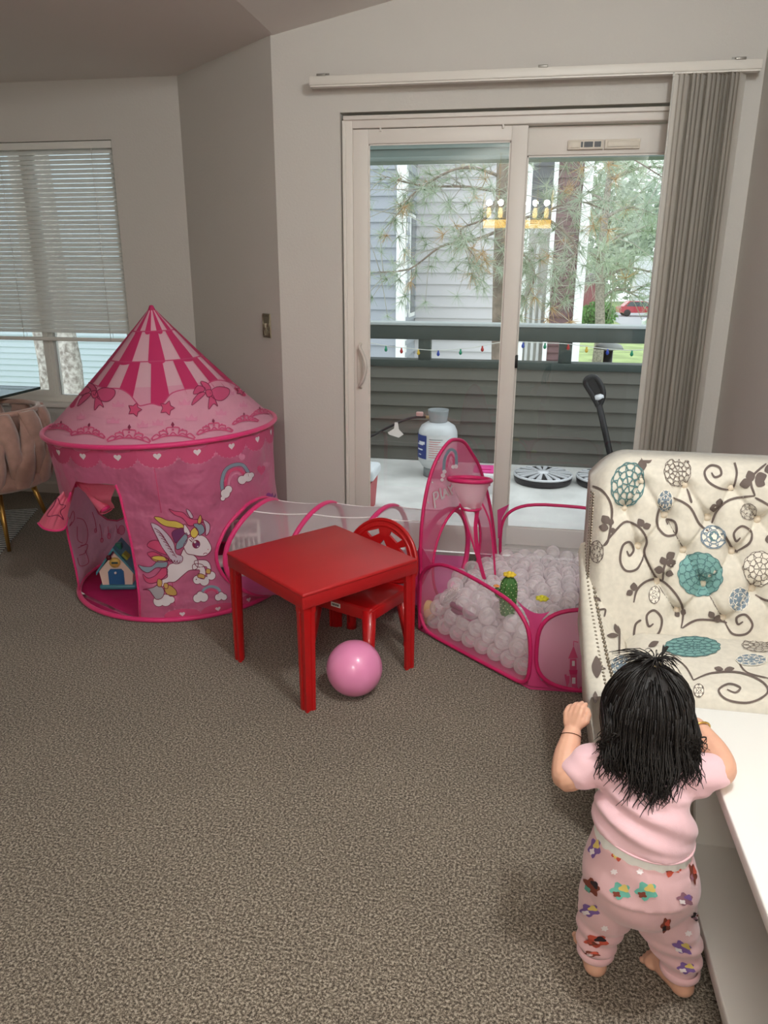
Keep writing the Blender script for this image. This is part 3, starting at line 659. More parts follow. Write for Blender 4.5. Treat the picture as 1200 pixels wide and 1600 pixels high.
for i, (x, Y, wdt, lab) in enumerate(((72, 8.6, .09, 'thin pale barked tree trunk left of the dining window mullion'), (112, 8.2, .125, 'thick pale barked tree trunk right of the dining window mullion'))):
    b = atY(x+6, 640, Y); tp = atY(x-14, 500, Y); dz = (tp-b)/(tp[2]-b[2]); lo = b+dz*(GZ-b[2]); hi = b+dz*(3.5-b[2])
    t = thing('tree_trunk', lab, 'tree', tuple(lo)); m = MB(); m.tube([lo, b, (b+tp)/2+np.array([.03, 0, 0]), tp, hi], [wdt*1.3, wdt, wdt*.95, wdt*.9, wdt*.7], 10); m.build('trunk', mat('flaking_bark', (196, 192, 184), .9, rgb2=(132, 124, 116), vary=(22, .3), bump=(30, .7, .01)), t)
    m = MB()
    for s in (-1, 1): m.tube([hi-dz*.5, hi+np.array([s*.5, .2, .3]), hi+np.array([s*1.1, .3, .8])], [.04, .03, .01], 6); 
    m.build('branch', MATS['flaking_bark'], t)
# broad leafy trees and hedge far off
lf = mat('haze_paled_leaves', (190, 202, 188), .8, vary=(1.2, .2), transl=.2); lf2 = mat('hedge_leaves', (104, 150, 84), .8, vary=(1.5, .25), transl=.2)  # tree leaves paled, distance haze put into their colour
def leafy(name, label, c, rad, n, size, m_, trunk_h=None, group=None):
    t = thing(name, label, 'tree' if trunk_h else 'hedge', (c[0], c[1], GZ), group=group); q = MB(); c = Vector(c)
    for _ in range(n):
        v = Vector((random.gauss(0, 1), random.gauss(0, 1), random.gauss(0, 1))).normalized()*(random.random()**.4); p = c+Vector((v.x*rad[0], v.y*rad[1], v.z*rad[2]))
        a = Vector((random.gauss(0, 1), random.gauss(0, 1), random.gauss(0, 1))).normalized(); b = a.cross(Vector((random.gauss(0, 1), random.gauss(0, 1), random.gauss(0, 1)))).normalized(); s = size*random.uniform(.6, 1.2)
        q.add([p-a*s, p+b*s*.5, p+a*s, p-b*s*.5], [(0, 1, 2, 3)])
    q.build('foliage', m_, t)['kind'] = 'stuff'
    if trunk_h: q = MB(); q.tube([(c.x, c.y, GZ), (c.x, c.y, c.z)], [.35, .2], 8); q.build('trunk', bark, t)
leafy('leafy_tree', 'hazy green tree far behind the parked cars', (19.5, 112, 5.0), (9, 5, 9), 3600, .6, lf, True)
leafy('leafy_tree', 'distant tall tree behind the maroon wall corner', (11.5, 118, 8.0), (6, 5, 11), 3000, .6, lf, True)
leafy('hedge', 'low clipped hedge beside the lawn', (6.2, 66, GZ+.8), (1.5, .8, 1.1), 1500, .2, lf2)
fh = thing('small_house', 'small far white and maroon house behind the pine', 'building', (10, 95, GZ)); q = MB(); q.box2((6.6, 95, GZ), (9.4, 99, .2)); q.build('wall', mat('far_maroon', (140, 84, 90), .8), fh)
q = MB(); q.box2((13.2, 97, GZ), (16.0, 101, 3.2)); q.build('wing', mat('far_white', (225, 228, 230), .8), fh)
q = MB(); q.prism([(6.3, .2), (9.7, .2), (8.0, 1.2)], lambda x, z, h: (x, 94.6+h, z), 5); q.build('roof', mat('far_roof', (120, 116, 114), .9), fh)
def car(name, label, loc, rz, paint_):
    t = thing(name, label, 'car', loc, rz); pm = mat('car_'+name+label[:6], paint_, .3, coat=.5)
    side = [(-2.1, .35), (2.1, .35), (2.15, .75), (1.2, .92), (-1.9, .95), (-2.15, .8)]
    m = MB(); m.prism(side, lambda x, z, h: (x, h-.85, z), 1.7); m.build('body', pm, t, world=False)
    m = MB(); m.prism([(-1.75, .93), (1.1, .9), (.45, 1.42), (-1.2, 1.45)], lambda x, z, h: (x, h-.75, z), 1.5); m.build('cabin', pm, t, world=False)
    gm = mat('car_glass', (70, 84, 92), .1, spec=.8)
    for y in (-.76, .755):
        m = MB(); m.prism([(-1.5, .96), (.85, .94), (.38, 1.36), (-1.1, 1.38)], lambda x, z, h: (x, y+h, z), .008); m.build('side_window', gm, t, world=False)
    m = MB(); m.add([(1.07, -.65, .93), (1.07, .65, .93), (.5, .6, 1.39), (.5, -.6, 1.39)], [(0, 1, 2, 3)]); m.build('windscreen', gm, t, world=False)
    q = MB(); q.lathe([(.1, -.1), (.32, -.1), (.34, 0), (.32, .1), (.1, .1)], 16, rot=Matrix.Rotation(PI/2, 3, 'X'), cap=True); w0 = q.build('wheel', MATS['black_plastic'], t, world=False)
    for i, (x, y) in enumerate(((1.35, -.8), (1.35, .8), (-1.35, -.8), (-1.35, .8))):
        w_ = w0 if i == 0 else w0.copy()
        if i: COL.objects.link(w_); w_.parent = t
        w_.location = (x, y, .34)
    return t
cp = atZ(985, 478, GZ); car('parked_car', 'red car parked farther away on the lot', (11.4, 80, GZ+.02), .1, (178, 60, 70))
car('parked_car', 'silver white car parked nearest on the lot', (10.9, 59, GZ+.02), .5, (224, 230, 234))
car('parked_car', 'second pale car at the back of the lot', (15.5, 74, GZ+.02), .1, (206, 214, 220))
lp_ = atY(951, 545, 13); gl_ = thing('garden_lamp', 'black garden lamp post with dome top on the lawn', 'lamp post', (lp_[0], 13, GZ))
q = MB(); q.tube([(lp_[0], 13, GZ), (lp_[0], 13, lp_[2])], .075, 10); q.build('post', MATS['black_plastic'], gl_)
q = MB(); q.lathe([(.09, -.02), (.24, 0), (.2, .06), (.1, .1), (0, .11)], 16, (lp_[0], 13, lp_[2]), cap=False); q.build('dome', mat('lamp_dome', (120, 126, 124), .5), gl_)
# ------------------------------------------------------------------ pink castle tent
C0 = np.array([-1.50, 3.12]); R0 = .47; C1 = np.array([-1.552, 3.12]); R1 = .49; ZR = .745; APEX = np.array([-1.556, 3.115, 1.252])
def rim_z(th): return ZR+.014*math.cos(th)
def tent_wall(th, t, off=0.):
    c = C0+(C1-C0)*t; r = R0+(R1-R0)*t+off-.012*math.sin(PI*t)
    r += (.004*math.sin(th*7+3*t)+.003*math.sin(th*13-9*t+1)+.0025*math.sin(th*23+14*t))*math.sin(PI*min(1, max(0, t)))**.7
    return (c[0]+r*math.cos(th), c[1]+r*math.sin(th), .006+t*(rim_z(th)-.006))
def tent_roof(th, v, off=0.):
    r = R1*v; sag = -.012*math.sin(PI*v)
    a = 8*th/(2*PI); fr = abs((a+.36) % 1-.5)*2; r *= 1-.018*(1-fr)*math.sin(PI*v*.9)
    z = APEX[2]+(rim_z(th)-APEX[2])*v+sag
    c = APEX[:2]+(C1-APEX[:2])*v; n = .7
    return (c[0]+(r+off*n)*math.cos(th), c[1]+(r+off*n)*math.sin(th), z+off*n)
def inv_wall(x, y, far=False):
    r = ray(x, y); t = .5
    for _ in range(25):
        c = C0+(C1-C0)*t; R = R0+(R1-R0)*t-.012*math.sin(PI*t)
        o = EYE[:2]-c; a = r[0]**2+r[1]**2; b = 2*(o[0]*r[0]+o[1]*r[1]); cc = o@o-R*R; D = b*b-4*a*cc
        D = max(D, 0); s = (-b+(1 if far else -1)*math.sqrt(D))/(2*a); p = EYE+r*s; th = math.atan2(p[1]-c[1], p[0]-c[0]); t = min(1.05, max(-.05, (p[2]-.006)/(rim_z(th)-.006)))
    return th % (2*PI), t
pinkw = mat('tent_pink', (222, 118, 160), .42, tcol=(244, 176, 212), back=(232, 192, 220), spec=.5, sheen=.3, transl=.5, bump=(8, .9, .05), vary=(5, .08))
pinkd = mat('tent_dark_pink', (205, 56, 112), .5, spec=.4, transl=.3); pinkl = mat('tent_light_pink', (233, 168, 192), .5, spec=.35, transl=.35, bump=(10, .3, .015))
pinkp = mat('tent_pale_stripe', (236, 190, 204), .5, transl=.35); outl = mat('print_outline', (122, 30, 66), .6); rose = mat('print_rose', (206, 82, 126), .55, transl=.2)
trim = mat('tent_trim', (212, 44, 112), .5, sheen=.2)
pw = {k: mat('print_'+k, c, .55, transl=.25) for k, c in dict(white=(236, 226, 232), lav=(206, 192, 208), yellow=(226, 202, 96), blue=(140, 160, 176), purple=(122, 62, 112), pink=(214, 84, 126), gold=(208, 170, 96), grey=(178, 172, 180), violet=(150, 76, 150), mid=(226, 146, 178)).items()}
PWK = list(pw); TM = [pinkw, pinkd, pinkl, pinkp, outl, rose]+[pw[k] for k in PWK]; MI = {k: 6+i for i, k in enumerate(PWK)}; MI.update(base=0, dark=1, light=2, pale=3, line=4, rose=5)

tent = thing('play_tent', 'pink princess castle play tent with striped pointed roof', 'tent', (-1.5, 3.12, 0))
# wall patch in (angle, height) with door, tunnel port and back window cut out
door_px = [(119, 752), (140, 755), (165, 756), (180, 758), (187, 774), (196, 811), (206, 849), (213, 890), (218, 935), (219, 966)]
door_l = [(122, 938), (114, 892), (105, 842), (103, 805), (109, 770)]
dr = [inv_wall(*p) for p in door_px]; dl_ = [inv_wall(*p) for p in door_l]
dr[-1] = (dr[-1][0], .004); dl_[0] = (dl_[0][0], .004)
TH0 = PI*.5                                           # seam at the back
def un(p): return ((p[0]-TH0) % (2*PI), p[1])
hole_door = [un(p) for p in dr+dl_]
port_c = (2.985, .245); port_r = .205
def port_pt(a, r=port_r):
    y = port_c[0]+r*math.cos(a); z = port_c[1]+r*math.sin(a); t = (z-.006)/(ZR-.006); c = C0+(C1-C0)*t; R = R0+(R1-R0)*t-.012*math.sin(PI*t)
    x = c[0]+math.sqrt(max(1e-6, R*R-(y-c[1])**2)); return (math.atan2(y-c[1], x-c[0]) % (2*PI), t)
hole_port = [un(port_pt(2*PI*i/40)) for i in range(40)]
bw = [inv_wall(*p, far=True) for p in ((140, 752), (144, 785), (153, 802), (168, 812), (184, 814), (197, 808), (215, 790), (215, 752))]
hole_back = [un(p) for p in bw]
NT = 150
outer = [(2*PI*i/NT, 0.) for i in range(NT)]+[(2*PI, 0.)]+[(2*PI, j/20) for j in range(1, 20)]+[(2*PI*(1-i/NT), 1.) for i in range(NT)]+[(0, 1.)]+[(0., 1-j/20) for j in range(1, 20)]
P2, T2 = cdt(outer, [hole_door, hole_port, hole_back], (.045, .035))
wl = MB(); wl.add([tent_wall(p[0]+TH0, p[1]) for p in P2], [tuple(t) for t in T2], 0, True)
bv = wl.bvh()
# printed valance with hearts and dots along the top and the hem, all the way round
def wdec(poly, mi, off, step=.05):
    P, T = cdt(poly, (), (step, step)); wl.add([tent_wall(p[0], p[1], off) for p in P], [tuple(t) for t in T], mi, True)
def heart(cx, cy, sx, sy, n=18): return [(cx+sx*(math.sin(a)**3), cy+sy*(13*math.cos(a)-5*math.cos(2*a)-2*math.cos(3*a)-math.cos(4*a))/16) for a in [2*PI*i/n for i in range(n)]]
NS = 20
for k in range(NS):
    c = 2*PI*(k+.25)/NS; hw = PI/NS
    wdec([(c-hw, 1), (c-hw, .94)]+[(c-hw*math.cos(PI*i/10), .94-.06*math.sin(PI*i/10)) for i in range(1, 10)]+[(c+hw, .94), (c+hw, 1)], MI['rose'], .0012)
    wdec(heart(c, .945, .032, .02), MI['white'], .0022)
    for i in range(1, 10): a = PI*i/10; wdec(circ((c-hw*.98*math.cos(a), .938-.058*math.sin(a)), .009, 6, ry=.006), MI['mid'], .0022)
    # hem, left out across the door and the tunnel port
    lo = [tent_wall(c, .03)]; q = un((c, 0))
    dd = [h[0] for h in hole_door]; pp = [h[0] for h in hole_port]
    if not (min(dd)-hw < q[0] < max(dd)+hw):
        wdec([(c+hw, .0), (c+hw, .03)]+[(c+hw*math.cos(PI*i/8), .03+.035*math.sin(PI*i/8)) for i in range(1, 8)]+[(c-hw, .03), (c-hw, .0)], MI['rose'], .0012)
        wdec(heart(c, .035, .025, .014), MI['white'], .0022)
        for i in range(1, 8): a = PI*i/8; wdec(circ((c-hw*.98*math.cos(a), .034+.037*math.sin(a)), .008, 6, ry=.0055), MI['mid'], .0022)
K = 4.615
def cr_(pts): return [(200+x/K, 680+y/K) for x, y in pts]
def shape(pts, mi, off, closed=True, sm=4, line=1.1, step=5):
    pl = catmull(cr_(pts), sm, True); decal(wl, bv, pl, MI[mi], off, step)
    if line: stroke(wl, bv, pl, line, MI['line'], off+.0004, closed=True)
def line_(pts, w, mi='line', off=.0045): stroke(wl, bv, catmull(cr_(pts), 5), w, MI[mi], off)
def cloud(c, rs, off):
    for (x, y, r) in c: decal(wl, bv, [tuple(q) for q in cr_(circ((x, y), r, 16))], MI['line'], off, None)
    for (x, y, r) in c: decal(wl, bv, [tuple(q) for q in cr_(circ((x, y), r-4, 16))], MI[rs], off+.0004, None)
# winged pony print
cloud(((500, 1042, 34), (550, 1050, 38), (600, 1012, 34)), 'white', .0008); cloud(((222, 1196, 42), (272, 1190, 46), (312, 1186, 28)), 'white', .0008)
shape([(200, 830), (140, 800), (160, 765), (215, 760), (260, 800), (290, 860), (240, 850)], 'pink', .0012); shape([(140, 850), (190, 840), (250, 870), (290, 900), (230, 905), (170, 885)], 'pink', .0013)
shape([(165, 880), (220, 868), (275, 880), (290, 905), (235, 915), (190, 905)], 'yellow', .0014); shape([(75, 935), (115, 945), (170, 945), (220, 905), (285, 915), (270, 955), (205, 955), (150, 990), (105, 975)], 'blue', .0015)
shape([(108, 1000), (145, 1030), (200, 1010), (250, 955), (285, 965), (275, 1010), (215, 1055), (160, 1068), (122, 1045)], 'pink', .0016)
shape([(108, 1112), (180, 1098), (215, 1078), (248, 1095), (262, 1130), (245, 1172), (205, 1182), (180, 1152), (150, 1115)], 'grey', .0016); shape([(262, 1090), (300, 1080), (345, 1115), (350, 1150), (315, 1155), (275, 1140)], 'gold', .0016)
shape([(300, 930), (280, 970), (285, 1020), (240, 1045), (216, 1080), (246, 1092), (290, 1060), (340, 1055), (400, 1005), (440, 975), (495, 962), (505, 910), (480, 868), (430, 845), (400, 820), (360, 905)], 'white', .0018)
shape([(480, 905), (560, 900), (595, 940), (592, 995), (563, 990), (566, 948), (500, 948)], 'white', .0019); shape([(470, 930), (535, 932), (560, 985), (548, 1030), (508, 1018), (516, 972), (470, 968)], 'white', .0021)
shape([(505, 996), (552, 1006), (548, 1036), (503, 1022)], 'gold', .0025, sm=2); shape([(565, 962), (594, 968), (590, 998), (561, 992)], 'gold', .0025, sm=2); shape([(216, 1036), (246, 1046), (241, 1090), (212, 1084)], 'gold', .0025, sm=2); shape([(262, 1066), (290, 1070), (286, 1104), (260, 1098)], 'gold', .0025, sm=2)
shape([(295, 530), (335, 546), (395, 556), (435, 592), (480, 606), (530, 600), (545, 622), (500, 640), (440, 652), (415, 622), (385, 592), (335, 572)], 'pink', .0020); shape([(188, 590), (232, 590), (285, 612), (345, 618), (398, 645), (395, 672), (330, 664), (280, 656), (236, 636)], 'yellow', .0021)
shape([(318, 700), (365, 670), (412, 672), (425, 705), (385, 735), (345, 775), (328, 745)], 'purple', .0023); shape([(420, 532), (445, 545), (470, 590), (450, 596), (430, 565)], 'lav', .0021)
shape([(165, 632), (205, 642), (245, 670), (295, 722), (332, 780), (345, 850), (392, 872), (384, 915), (330, 922), (285, 862), (245, 805), (212, 740), (185, 685)], 'lav', .0026)
for k in range(9): line_([(190+k*16, 668+k*24), (225+k*14, 690+k*22), (262+k*11, 735+k*18)], 1.0, off=.0034)
for k in range(5): line_([(270+k*20, 880+k*6), (285+k*20, 905+k*4), (302+k*19, 900)], 1.0, off=.0034)
shape([(415, 765), (440, 735), (500, 716), (555, 732), (590, 780), (600, 822), (575, 856), (545, 870), (500, 868), (465, 860), (425, 850), (402, 800)], 'white', .0029)
shape([(405, 640), (430, 668), (448, 708), (425, 720), (402, 690)], 'white', .0031); shape([(420, 702), (428, 752), (402, 800), (352, 822), (350, 782), (382, 738)], 'blue', .0033)
shape([(450, 692), (482, 662), (506, 700), (482, 738), (455, 728)], 'yellow', .0035); shape([(470, 640), (530, 640), (552, 690), (512, 722), (502, 690)], 'blue', .0036); shape([(540, 608), (585, 638), (586, 690), (560, 722), (556, 660)], 'lav', .0035)
shape([(502, 606), (520, 572), (530, 606), (516, 640), (502, 632)], 'gold', .0038, sm=3)
decal(wl, bv, cr_(circ((490, 784), 28, 20, ry=31)), MI['line'], .0038, None); decal(wl, bv, cr_(circ((497, 790), 17, 16, ry=20)), MI['purple'], .0042, None); decal(wl, bv, cr_(circ((480, 768), 9, 12)), MI['white'], .0046, None); decal(wl, bv, cr_(circ((500, 800), 5, 10)), MI['white'], .0046, None)
for a in ((462, 768, 440, 748), (466, 758, 452, 738), (474, 752, 464, 732)): line_([a[:2], a[2:]], 1.0)
line_([(540, 858), (552, 848), (570, 850)], 1.0); decal(wl, bv, cr_(circ((575, 822), 4, 8)), MI['rose'], .004, None)
# rainbows, hearts
for sx, sy, sc in ((0, 0, 1),):
    line_([(683, 402), (676, 335), (700, 255), (758, 216), (822, 214), (862, 262), (868, 300)], 6.2, 'line', .0009); line_([(683, 402), (676, 335), (700, 255), (758, 216), (822, 214), (862, 262), (868, 300)], 5.0, 'blue', .0012); line_([(705, 380), (706, 325), (735, 262), (790, 244), (832, 275), (840, 305)], 4.0, 'pink', .0014); line_([(728, 370), (728, 330), (752, 288), (790, 272), (815, 300)], 3.0, 'mid', .0015)
    cloud(((700, 420, 36), (722, 390, 30), (682, 455, 20)), 'white', .0018); cloud(((820, 322, 34), (862, 302, 36), (888, 286, 22)), 'white', .0018)
line_([(528, 1150), (550, 1108), (600, 1090), (650, 1106), (672, 1148)], 4.0, 'blue', .0012); line_([(552, 1150), (570, 1125), (600, 1114), (630, 1124), (645, 1148)], 3.0, 'pink', .0013)
cloud(((500, 1175, 34), (545, 1168, 36), (520, 1150, 28)), 'white', .0018); cloud(((650, 1168, 28), (690, 1166, 26), (670, 1150, 24)), 'white', .0018)
decal(wl, bv, cr_(heart(1030, 442, 36, -38)), MI['violet'], .0012, 4); decal(wl, bv, cr_(heart(960, 250, 30, -42)), MI['rose'], .0008, 4)
for x, y, s in ((820, 160, 26), (1000, 210, 22)): decal(wl, bv, cr_(heart(x, y, s, -s)), MI['mid'], .0008, 4)
line_([(178, 190), (205, 330), (240, 560)], 1.6, 'rose', .0009); line_([(290, 930), (315, 1040), (340, 1230)], 1.3, 'rose', .0009)
# dressing-mirror and bead prints on the inner wall seen through the door
Kd = 5.333
def dd_(pts): return [(50+x/Kd, 680+y/Kd) for x, y in pts]
for pts in ([(310, 700), (340, 630), (350, 700), (310, 760), (330, 720)], [(370, 690), (430, 710), (462, 800), (450, 900), (400, 920)], [(375, 760), (378, 870), (420, 900)], [(380, 940), (460, 910), (440, 980), (390, 1000)], [(375, 1020), (400, 1090), (470, 1060), (440, 960)], [(560, 740), (575, 800), (580, 880)], [(630, 760), (640, 840)], [(700, 745), (715, 820)], [(500, 640), (525, 720), (535, 800)]):
    stroke(wl, bv, catmull(dd_(pts), 4), 1.1, MI['rose'], .0015)
for x, y, rx, ry in ((580, 875, 12, 18), (640, 840, 14, 24), (745, 790, 26, 40), (527, 795, 9, 18), (720, 800, 12, 20)): decal(wl, bv, dd_(circ((x, y), rx, 12, ry=ry)), MI['mid'], .0014, None); stroke(wl, bv, dd_(circ((x, y), rx, 12, ry=ry)), .9, MI['rose'], .0018, closed=True)
wl.build('wall_cloth', TM, tent)
# piping round the openings
def pipe(parent, pts, r, name, m_=None, closed=False): q = MB(); q.tube(pts, r, 7, closed=closed); return q.build(name, m_ or trim, parent)
pipe(tent, [tent_wall(a, b, .002) for a, b in [dr[i] for i in range(3, 10)]], .0055, 'door_piping'); pipe(tent, [tent_wall(a, b, .002) for a, b in dl_], .005, 'door_piping')
pipe(tent, [tent_wall(*port_pt(2*PI*i/40), .004) for i in range(40)], .008, 'port_piping', closed=True); pipe(tent, [tent_wall(*p, 0) for p in bw], .004, 'window_piping', rose)
pipe(tent, [(C0[0]+(R0+.006)*math.cos(2*PI*i/72), C0[1]+(R0+.006)*math.sin(2*PI*i/72), .012) for i in range(72)], .011, 'base_hoop', closed=True)
q = MB(); q.lathe([(0, .008), (R0, .008), (R0, .002), (0, .002)], 64, (C0[0], C0[1], 0)); q.build('ground_sheet', mat('tent_floor', (168, 24, 88), .5, spec=.5, bump=(12, .4, .01)), tent)
pipe(tent, [(C1[0]+(R1+.008)*math.cos(2*PI*i/96), C1[1]+(R1+.008)*math.sin(2*PI*i/96), rim_z(2*PI*i/96)) for i in range(96)], .011, 'rim_hoop', closed=True)
# roof
rf = MB(); NR = 192
P_ = [tent_roof(2*PI*i/NR, .012+.988*j/26) for j in range(27) for i in range(NR)]; rf.add(P_, [(j*NR+i, j*NR+(i+1) % NR, (j+1)*NR+(i+1) % NR, (j+1)*NR+i) for j in range(26) for i in range(NR)], MI['light'], True)
rf.m = [MI['pale'] if f//NR < 15 else MI['light'] for f in range(len(rf.f))]
bvr = rf.bvh(); thc = math.atan2(-APEX[1], -APEX[0])
def v_at(y):
    lo, hi = .01, 1.
    for _ in range(40):
        md = (lo+hi)/2
        if proj(tent_roof(thc, md))[1] < y: lo = md
        else: hi = md
    return lo
def rdec(poly, mi, off, step=(.06, .05)):
    P, T = cdt(poly, (), step); rf.add([tent_roof(p[0], p[1], off) for p in P], [tuple(t[::-1]) for t in T], mi, True)
va, vb_, vc, vd = v_at(481), v_at(518), v_at(565), v_at(640)
for (n, v0, v1, ph) in ((12, va*.4, vb_, .5), (9, vb_, vc, .0), (14, vc, vd, .0)):
    for k in range(n):
        c = thc+2*PI*(k+ph)/n; hw = PI/n*.5; sc = .022
        rdec([(c-hw, v0), (c-hw, v1)]+[(c-hw*math.cos(PI*i/8), v1+sc*math.sin(PI*i/8)) for i in range(1, 8)]+[(c+hw, v1), (c+hw, v0)], MI['dark'], .0018)
for v in (vb_, vc): rdec([(2*PI*i/96, v-.004) for i in range(97)]+[(2*PI*(1-i/96), v+.004) for i in range(97)], MI['rose'], .0024, (.5, .5))
# lower cloud field with bows, stars, tiaras
Kr = 3.158
def rr_(pts): return [(60+x/Kr, 460+y/Kr) for x, y in pts]
top = catmull([(130, 520), (180, 480), (250, 445), (330, 465), (400, 468), (450, 495), (492, 545), (508, 552), (560, 542), (605, 552), (622, 532), (662, 488), (745, 468), (812, 470), (842, 438), (890, 426), (950, 440), (1000, 470), (1060, 505)], 5)
bot = [(1060, 560), (900, 610), (560, 640), (300, 610), (100, 560)]
decal(rf, bvr, rr_([tuple(p) for p in top]+bot), MI['light'], .003, 8); stroke(rf, bvr, rr_([tuple(p) for p in top]), 1.9, MI['rose'], .0036)
def rsh(pts, mi, off, line=1.1, sm=4): pl = catmull(rr_(pts), sm, True); decal(rf, bvr, pl, MI[mi], off, 6); stroke(rf, bvr, pl, line, MI['line'], off+.0005, closed=True)
for dx, dy, fl in ((0, 0, 1), (558, -5, 1)):
    o_ = lambda L_: [(x+dx, y+dy) for x, y in L_]
    rsh(o_([(262, 500), (200, 555), (205, 530), (215, 515), (240, 490)]), 'rose', .004); rsh(o_([(285, 510), (280, 575), (305, 548), (325, 560), (300, 505)]), 'rose', .004)
    rsh(o_([(272, 490), (240, 440), (270, 445), (290, 470), (285, 500)]), 'rose', .0044); rsh(o_([(250, 490), (205, 500), (225, 460), (262, 470)]), 'rose', .0044); rsh(o_([(285, 495), (320, 465), (375, 472), (380, 500), (350, 530), (315, 528)]), 'rose', .0044); rsh(o_([(265, 485), (290, 480), (298, 505), (275, 515)]), 'pink', .0050)
def star(cx, cy, r): return [(cx+r*(1 if i % 2 == 0 else .55)*math.sin(PI*i/5+.3), cy-r*(1 if i % 2 == 0 else .55)*math.cos(PI*i/5+.3)) for i in range(10)]
for cx, cy, r in ((477, 573, 36), (635, 565, 38), (995, 480, 24)): rsh(star(cx, cy, r), 'pink', .005, sm=2)
for cx, cy, w in ((110, 665, 60), (248, 690, 82), (448, 712, 104), (665, 700, 104), (868, 672, 86), (1018, 626, 62), (1095, 590, 50)):
    tl_ = -.2*(cx-560)/560; ca, sa = math.cos(tl_), math.sin(tl_); R_ = lambda x, y: (cx+w*(x*ca-y*sa), cy+w*(x*sa+y*ca)*.8)
    for pts in ([(-1, .25), (-.5, .05), (0, -.02), (.5, .05), (1, .25)], [(-1, .1), (-.8, -.1), (-.6, .0), (-.65, -.25), (-.35, -.3), (-.25, -.1), (-.3, -.45), (0, -.5), (.3, -.45), (.25, -.1), (.35, -.3), (.65, -.25), (.6, 0), (.8, -.1), (1, .1)], [(-.7, .1), (-.45, -.12), (-.2, .0), (0, -.2), (.2, 0), (.45, -.12), (.7, .1)]):
        stroke(rf, bvr, catmull(rr_([R_(*p) for p in pts]), 4), 1.9, MI['rose'], .004)
    for a, b, r in ((-1, .15, 4), (1, .15, 4), (-.45, -.35, 3.5), (.45, -.35, 3.5), (0, -.35, 4)): decal(rf, bvr, rr_(circ(R_(a, b), r*1.4, 8)), MI['rose'], .0045, None)
    decal(rf, bvr, rr_([R_(0, -.82), R_(.08, -.65), R_(0, -.45), R_(-.08, -.65)]), MI['line'], .005, None)
for cx, cy, w in ((395, 545, 28), (370, 625, 30), (212, 605, 20), (515, 645, 26), (590, 635, 26), (720, 535, 28), (755, 612, 28), (900, 585, 26), (1010, 545, 18), (945, 485, 20)):
    decal(rf, bvr, rr_([(cx-w, cy+14), (cx-w, cy-10), (cx-w*.5, cy+2), (cx, cy-20), (cx+w*.5, cy+2), (cx+w, cy-10), (cx+w, cy+14)]), MI['mid'], .0036, None)
stroke(rf, bvr, [(237, 482), (237.5, 560), (237, 640), (236, 694)], 1.6, MI['rose'], .0055)
rf.build('roof_cloth', TM, tent)
for k in range(8):
    a = thc+2*PI*k/8; q = MB(); q.tube([tent_roof(a, .03, -.006), tent_roof(a, .5, -.008), tent_roof(a, .98, -.006)], .004, 6); q.build('roof_rod', mat('fibre_rod', (215, 110, 150), .5), tent)
q = MB(); q.lathe([(0, .004), (.008, .002), (.014, -.012), (.02, -.03)], 12, tuple(APEX)); q.build('roof_cap', pinkd, tent)
# tied-up door flaps
tie = np.array(atY(119, 749, 2.80)); lb_ = [atY(60, 817, 2.72), atY(70, 826, 2.70), atY(88, 829, 2.71), atY(101, 825, 2.74), atY(106, 808, 2.79)]
lcv = catmull(lb_, 6); k = len(lcv); fm = MB()
def flapf(u, v):
    e = lcv[min(k-1, int(round(u*(k-1))))]; s = tie+np.array([(u-.5)*.012, 0, -.004]); p = s+(e-s)*v
    return tuple(p+np.array([0, -.012*math.sin(u*14)*math.sin(PI*min(1, v*1.1))-.02*math.sin(PI*v), -.012*math.sin(PI*v)*(u-.5)]))
flapm = mat('flap_pink', (232, 108, 138), .4, spec=.5, sheen=.2, transl=.3, bump=(18, .5, .015))
fm.grid(flapf, 30, 16); bf = fm.bvh()
fo = [(x-4, y+0) for x, y in [(95, 805), (78, 806), (88, 790), (94, 778), (98, 788), (106, 790), (99, 800), (103, 812)]]; stroke(fm, bf, catmull(fo, 4, True), 1.4, 1, .002, closed=True)
fm.tube([p+np.array([0, -.002, 0]) for p in lcv], .005, 6, m=2); fm.build('door_flap', [flapm, outl, trim], tent)
fm = MB(); path = catmull([tie, atY(135, 762, 2.77), atY(152, 780, 2.74), atY(167, 796, 2.72)], 6); rad = [.006+.030*(i/(len(path)-1))**.8 for i in range(len(path))]
fm.tube(path, rad, 14, cap=False, flat=.7); fm.tube(path[8:], [r*.72 for r in rad[8:]], 12, cap=True, m=1, flat=.7)
fm.build('door_flap', [flapm, trim], tent)
fm = MB()
def swag(u, v):
    a = atY(119+61*u, 750+8*u, 2.81-.13*u+.0*v); b = atY(122+56*u, 755+32*math.sin(PI*.55*u)+8*u, 2.78-.06*u); p = a+(b-a)*v; return tuple(p+np.array([0, -.02*math.sin(PI*v)-.008*math.sin(v*9+u*3), 0]))
fm.grid(swag, 16, 10); fm.build('door_flap_swag', flapm, tent)
fm = MB(); fm.tube([tie+np.array([0, -.01, .03]), tie+np.array([0, -.014, .0]), tie+np.array([.002, -.012, -.03])], .007, 6); fm.build('flap_tie', trim, tent)
fm = MB(); fm.box(tuple(atY(128, 929, 2.845)+np.array([0, 0, .0])), (.022, .004, .02), rot=Matrix.Rotation(.5, 3, 'Y')); fm.build('care_tag', mat('tag_white', (236, 230, 228), .7), tent)

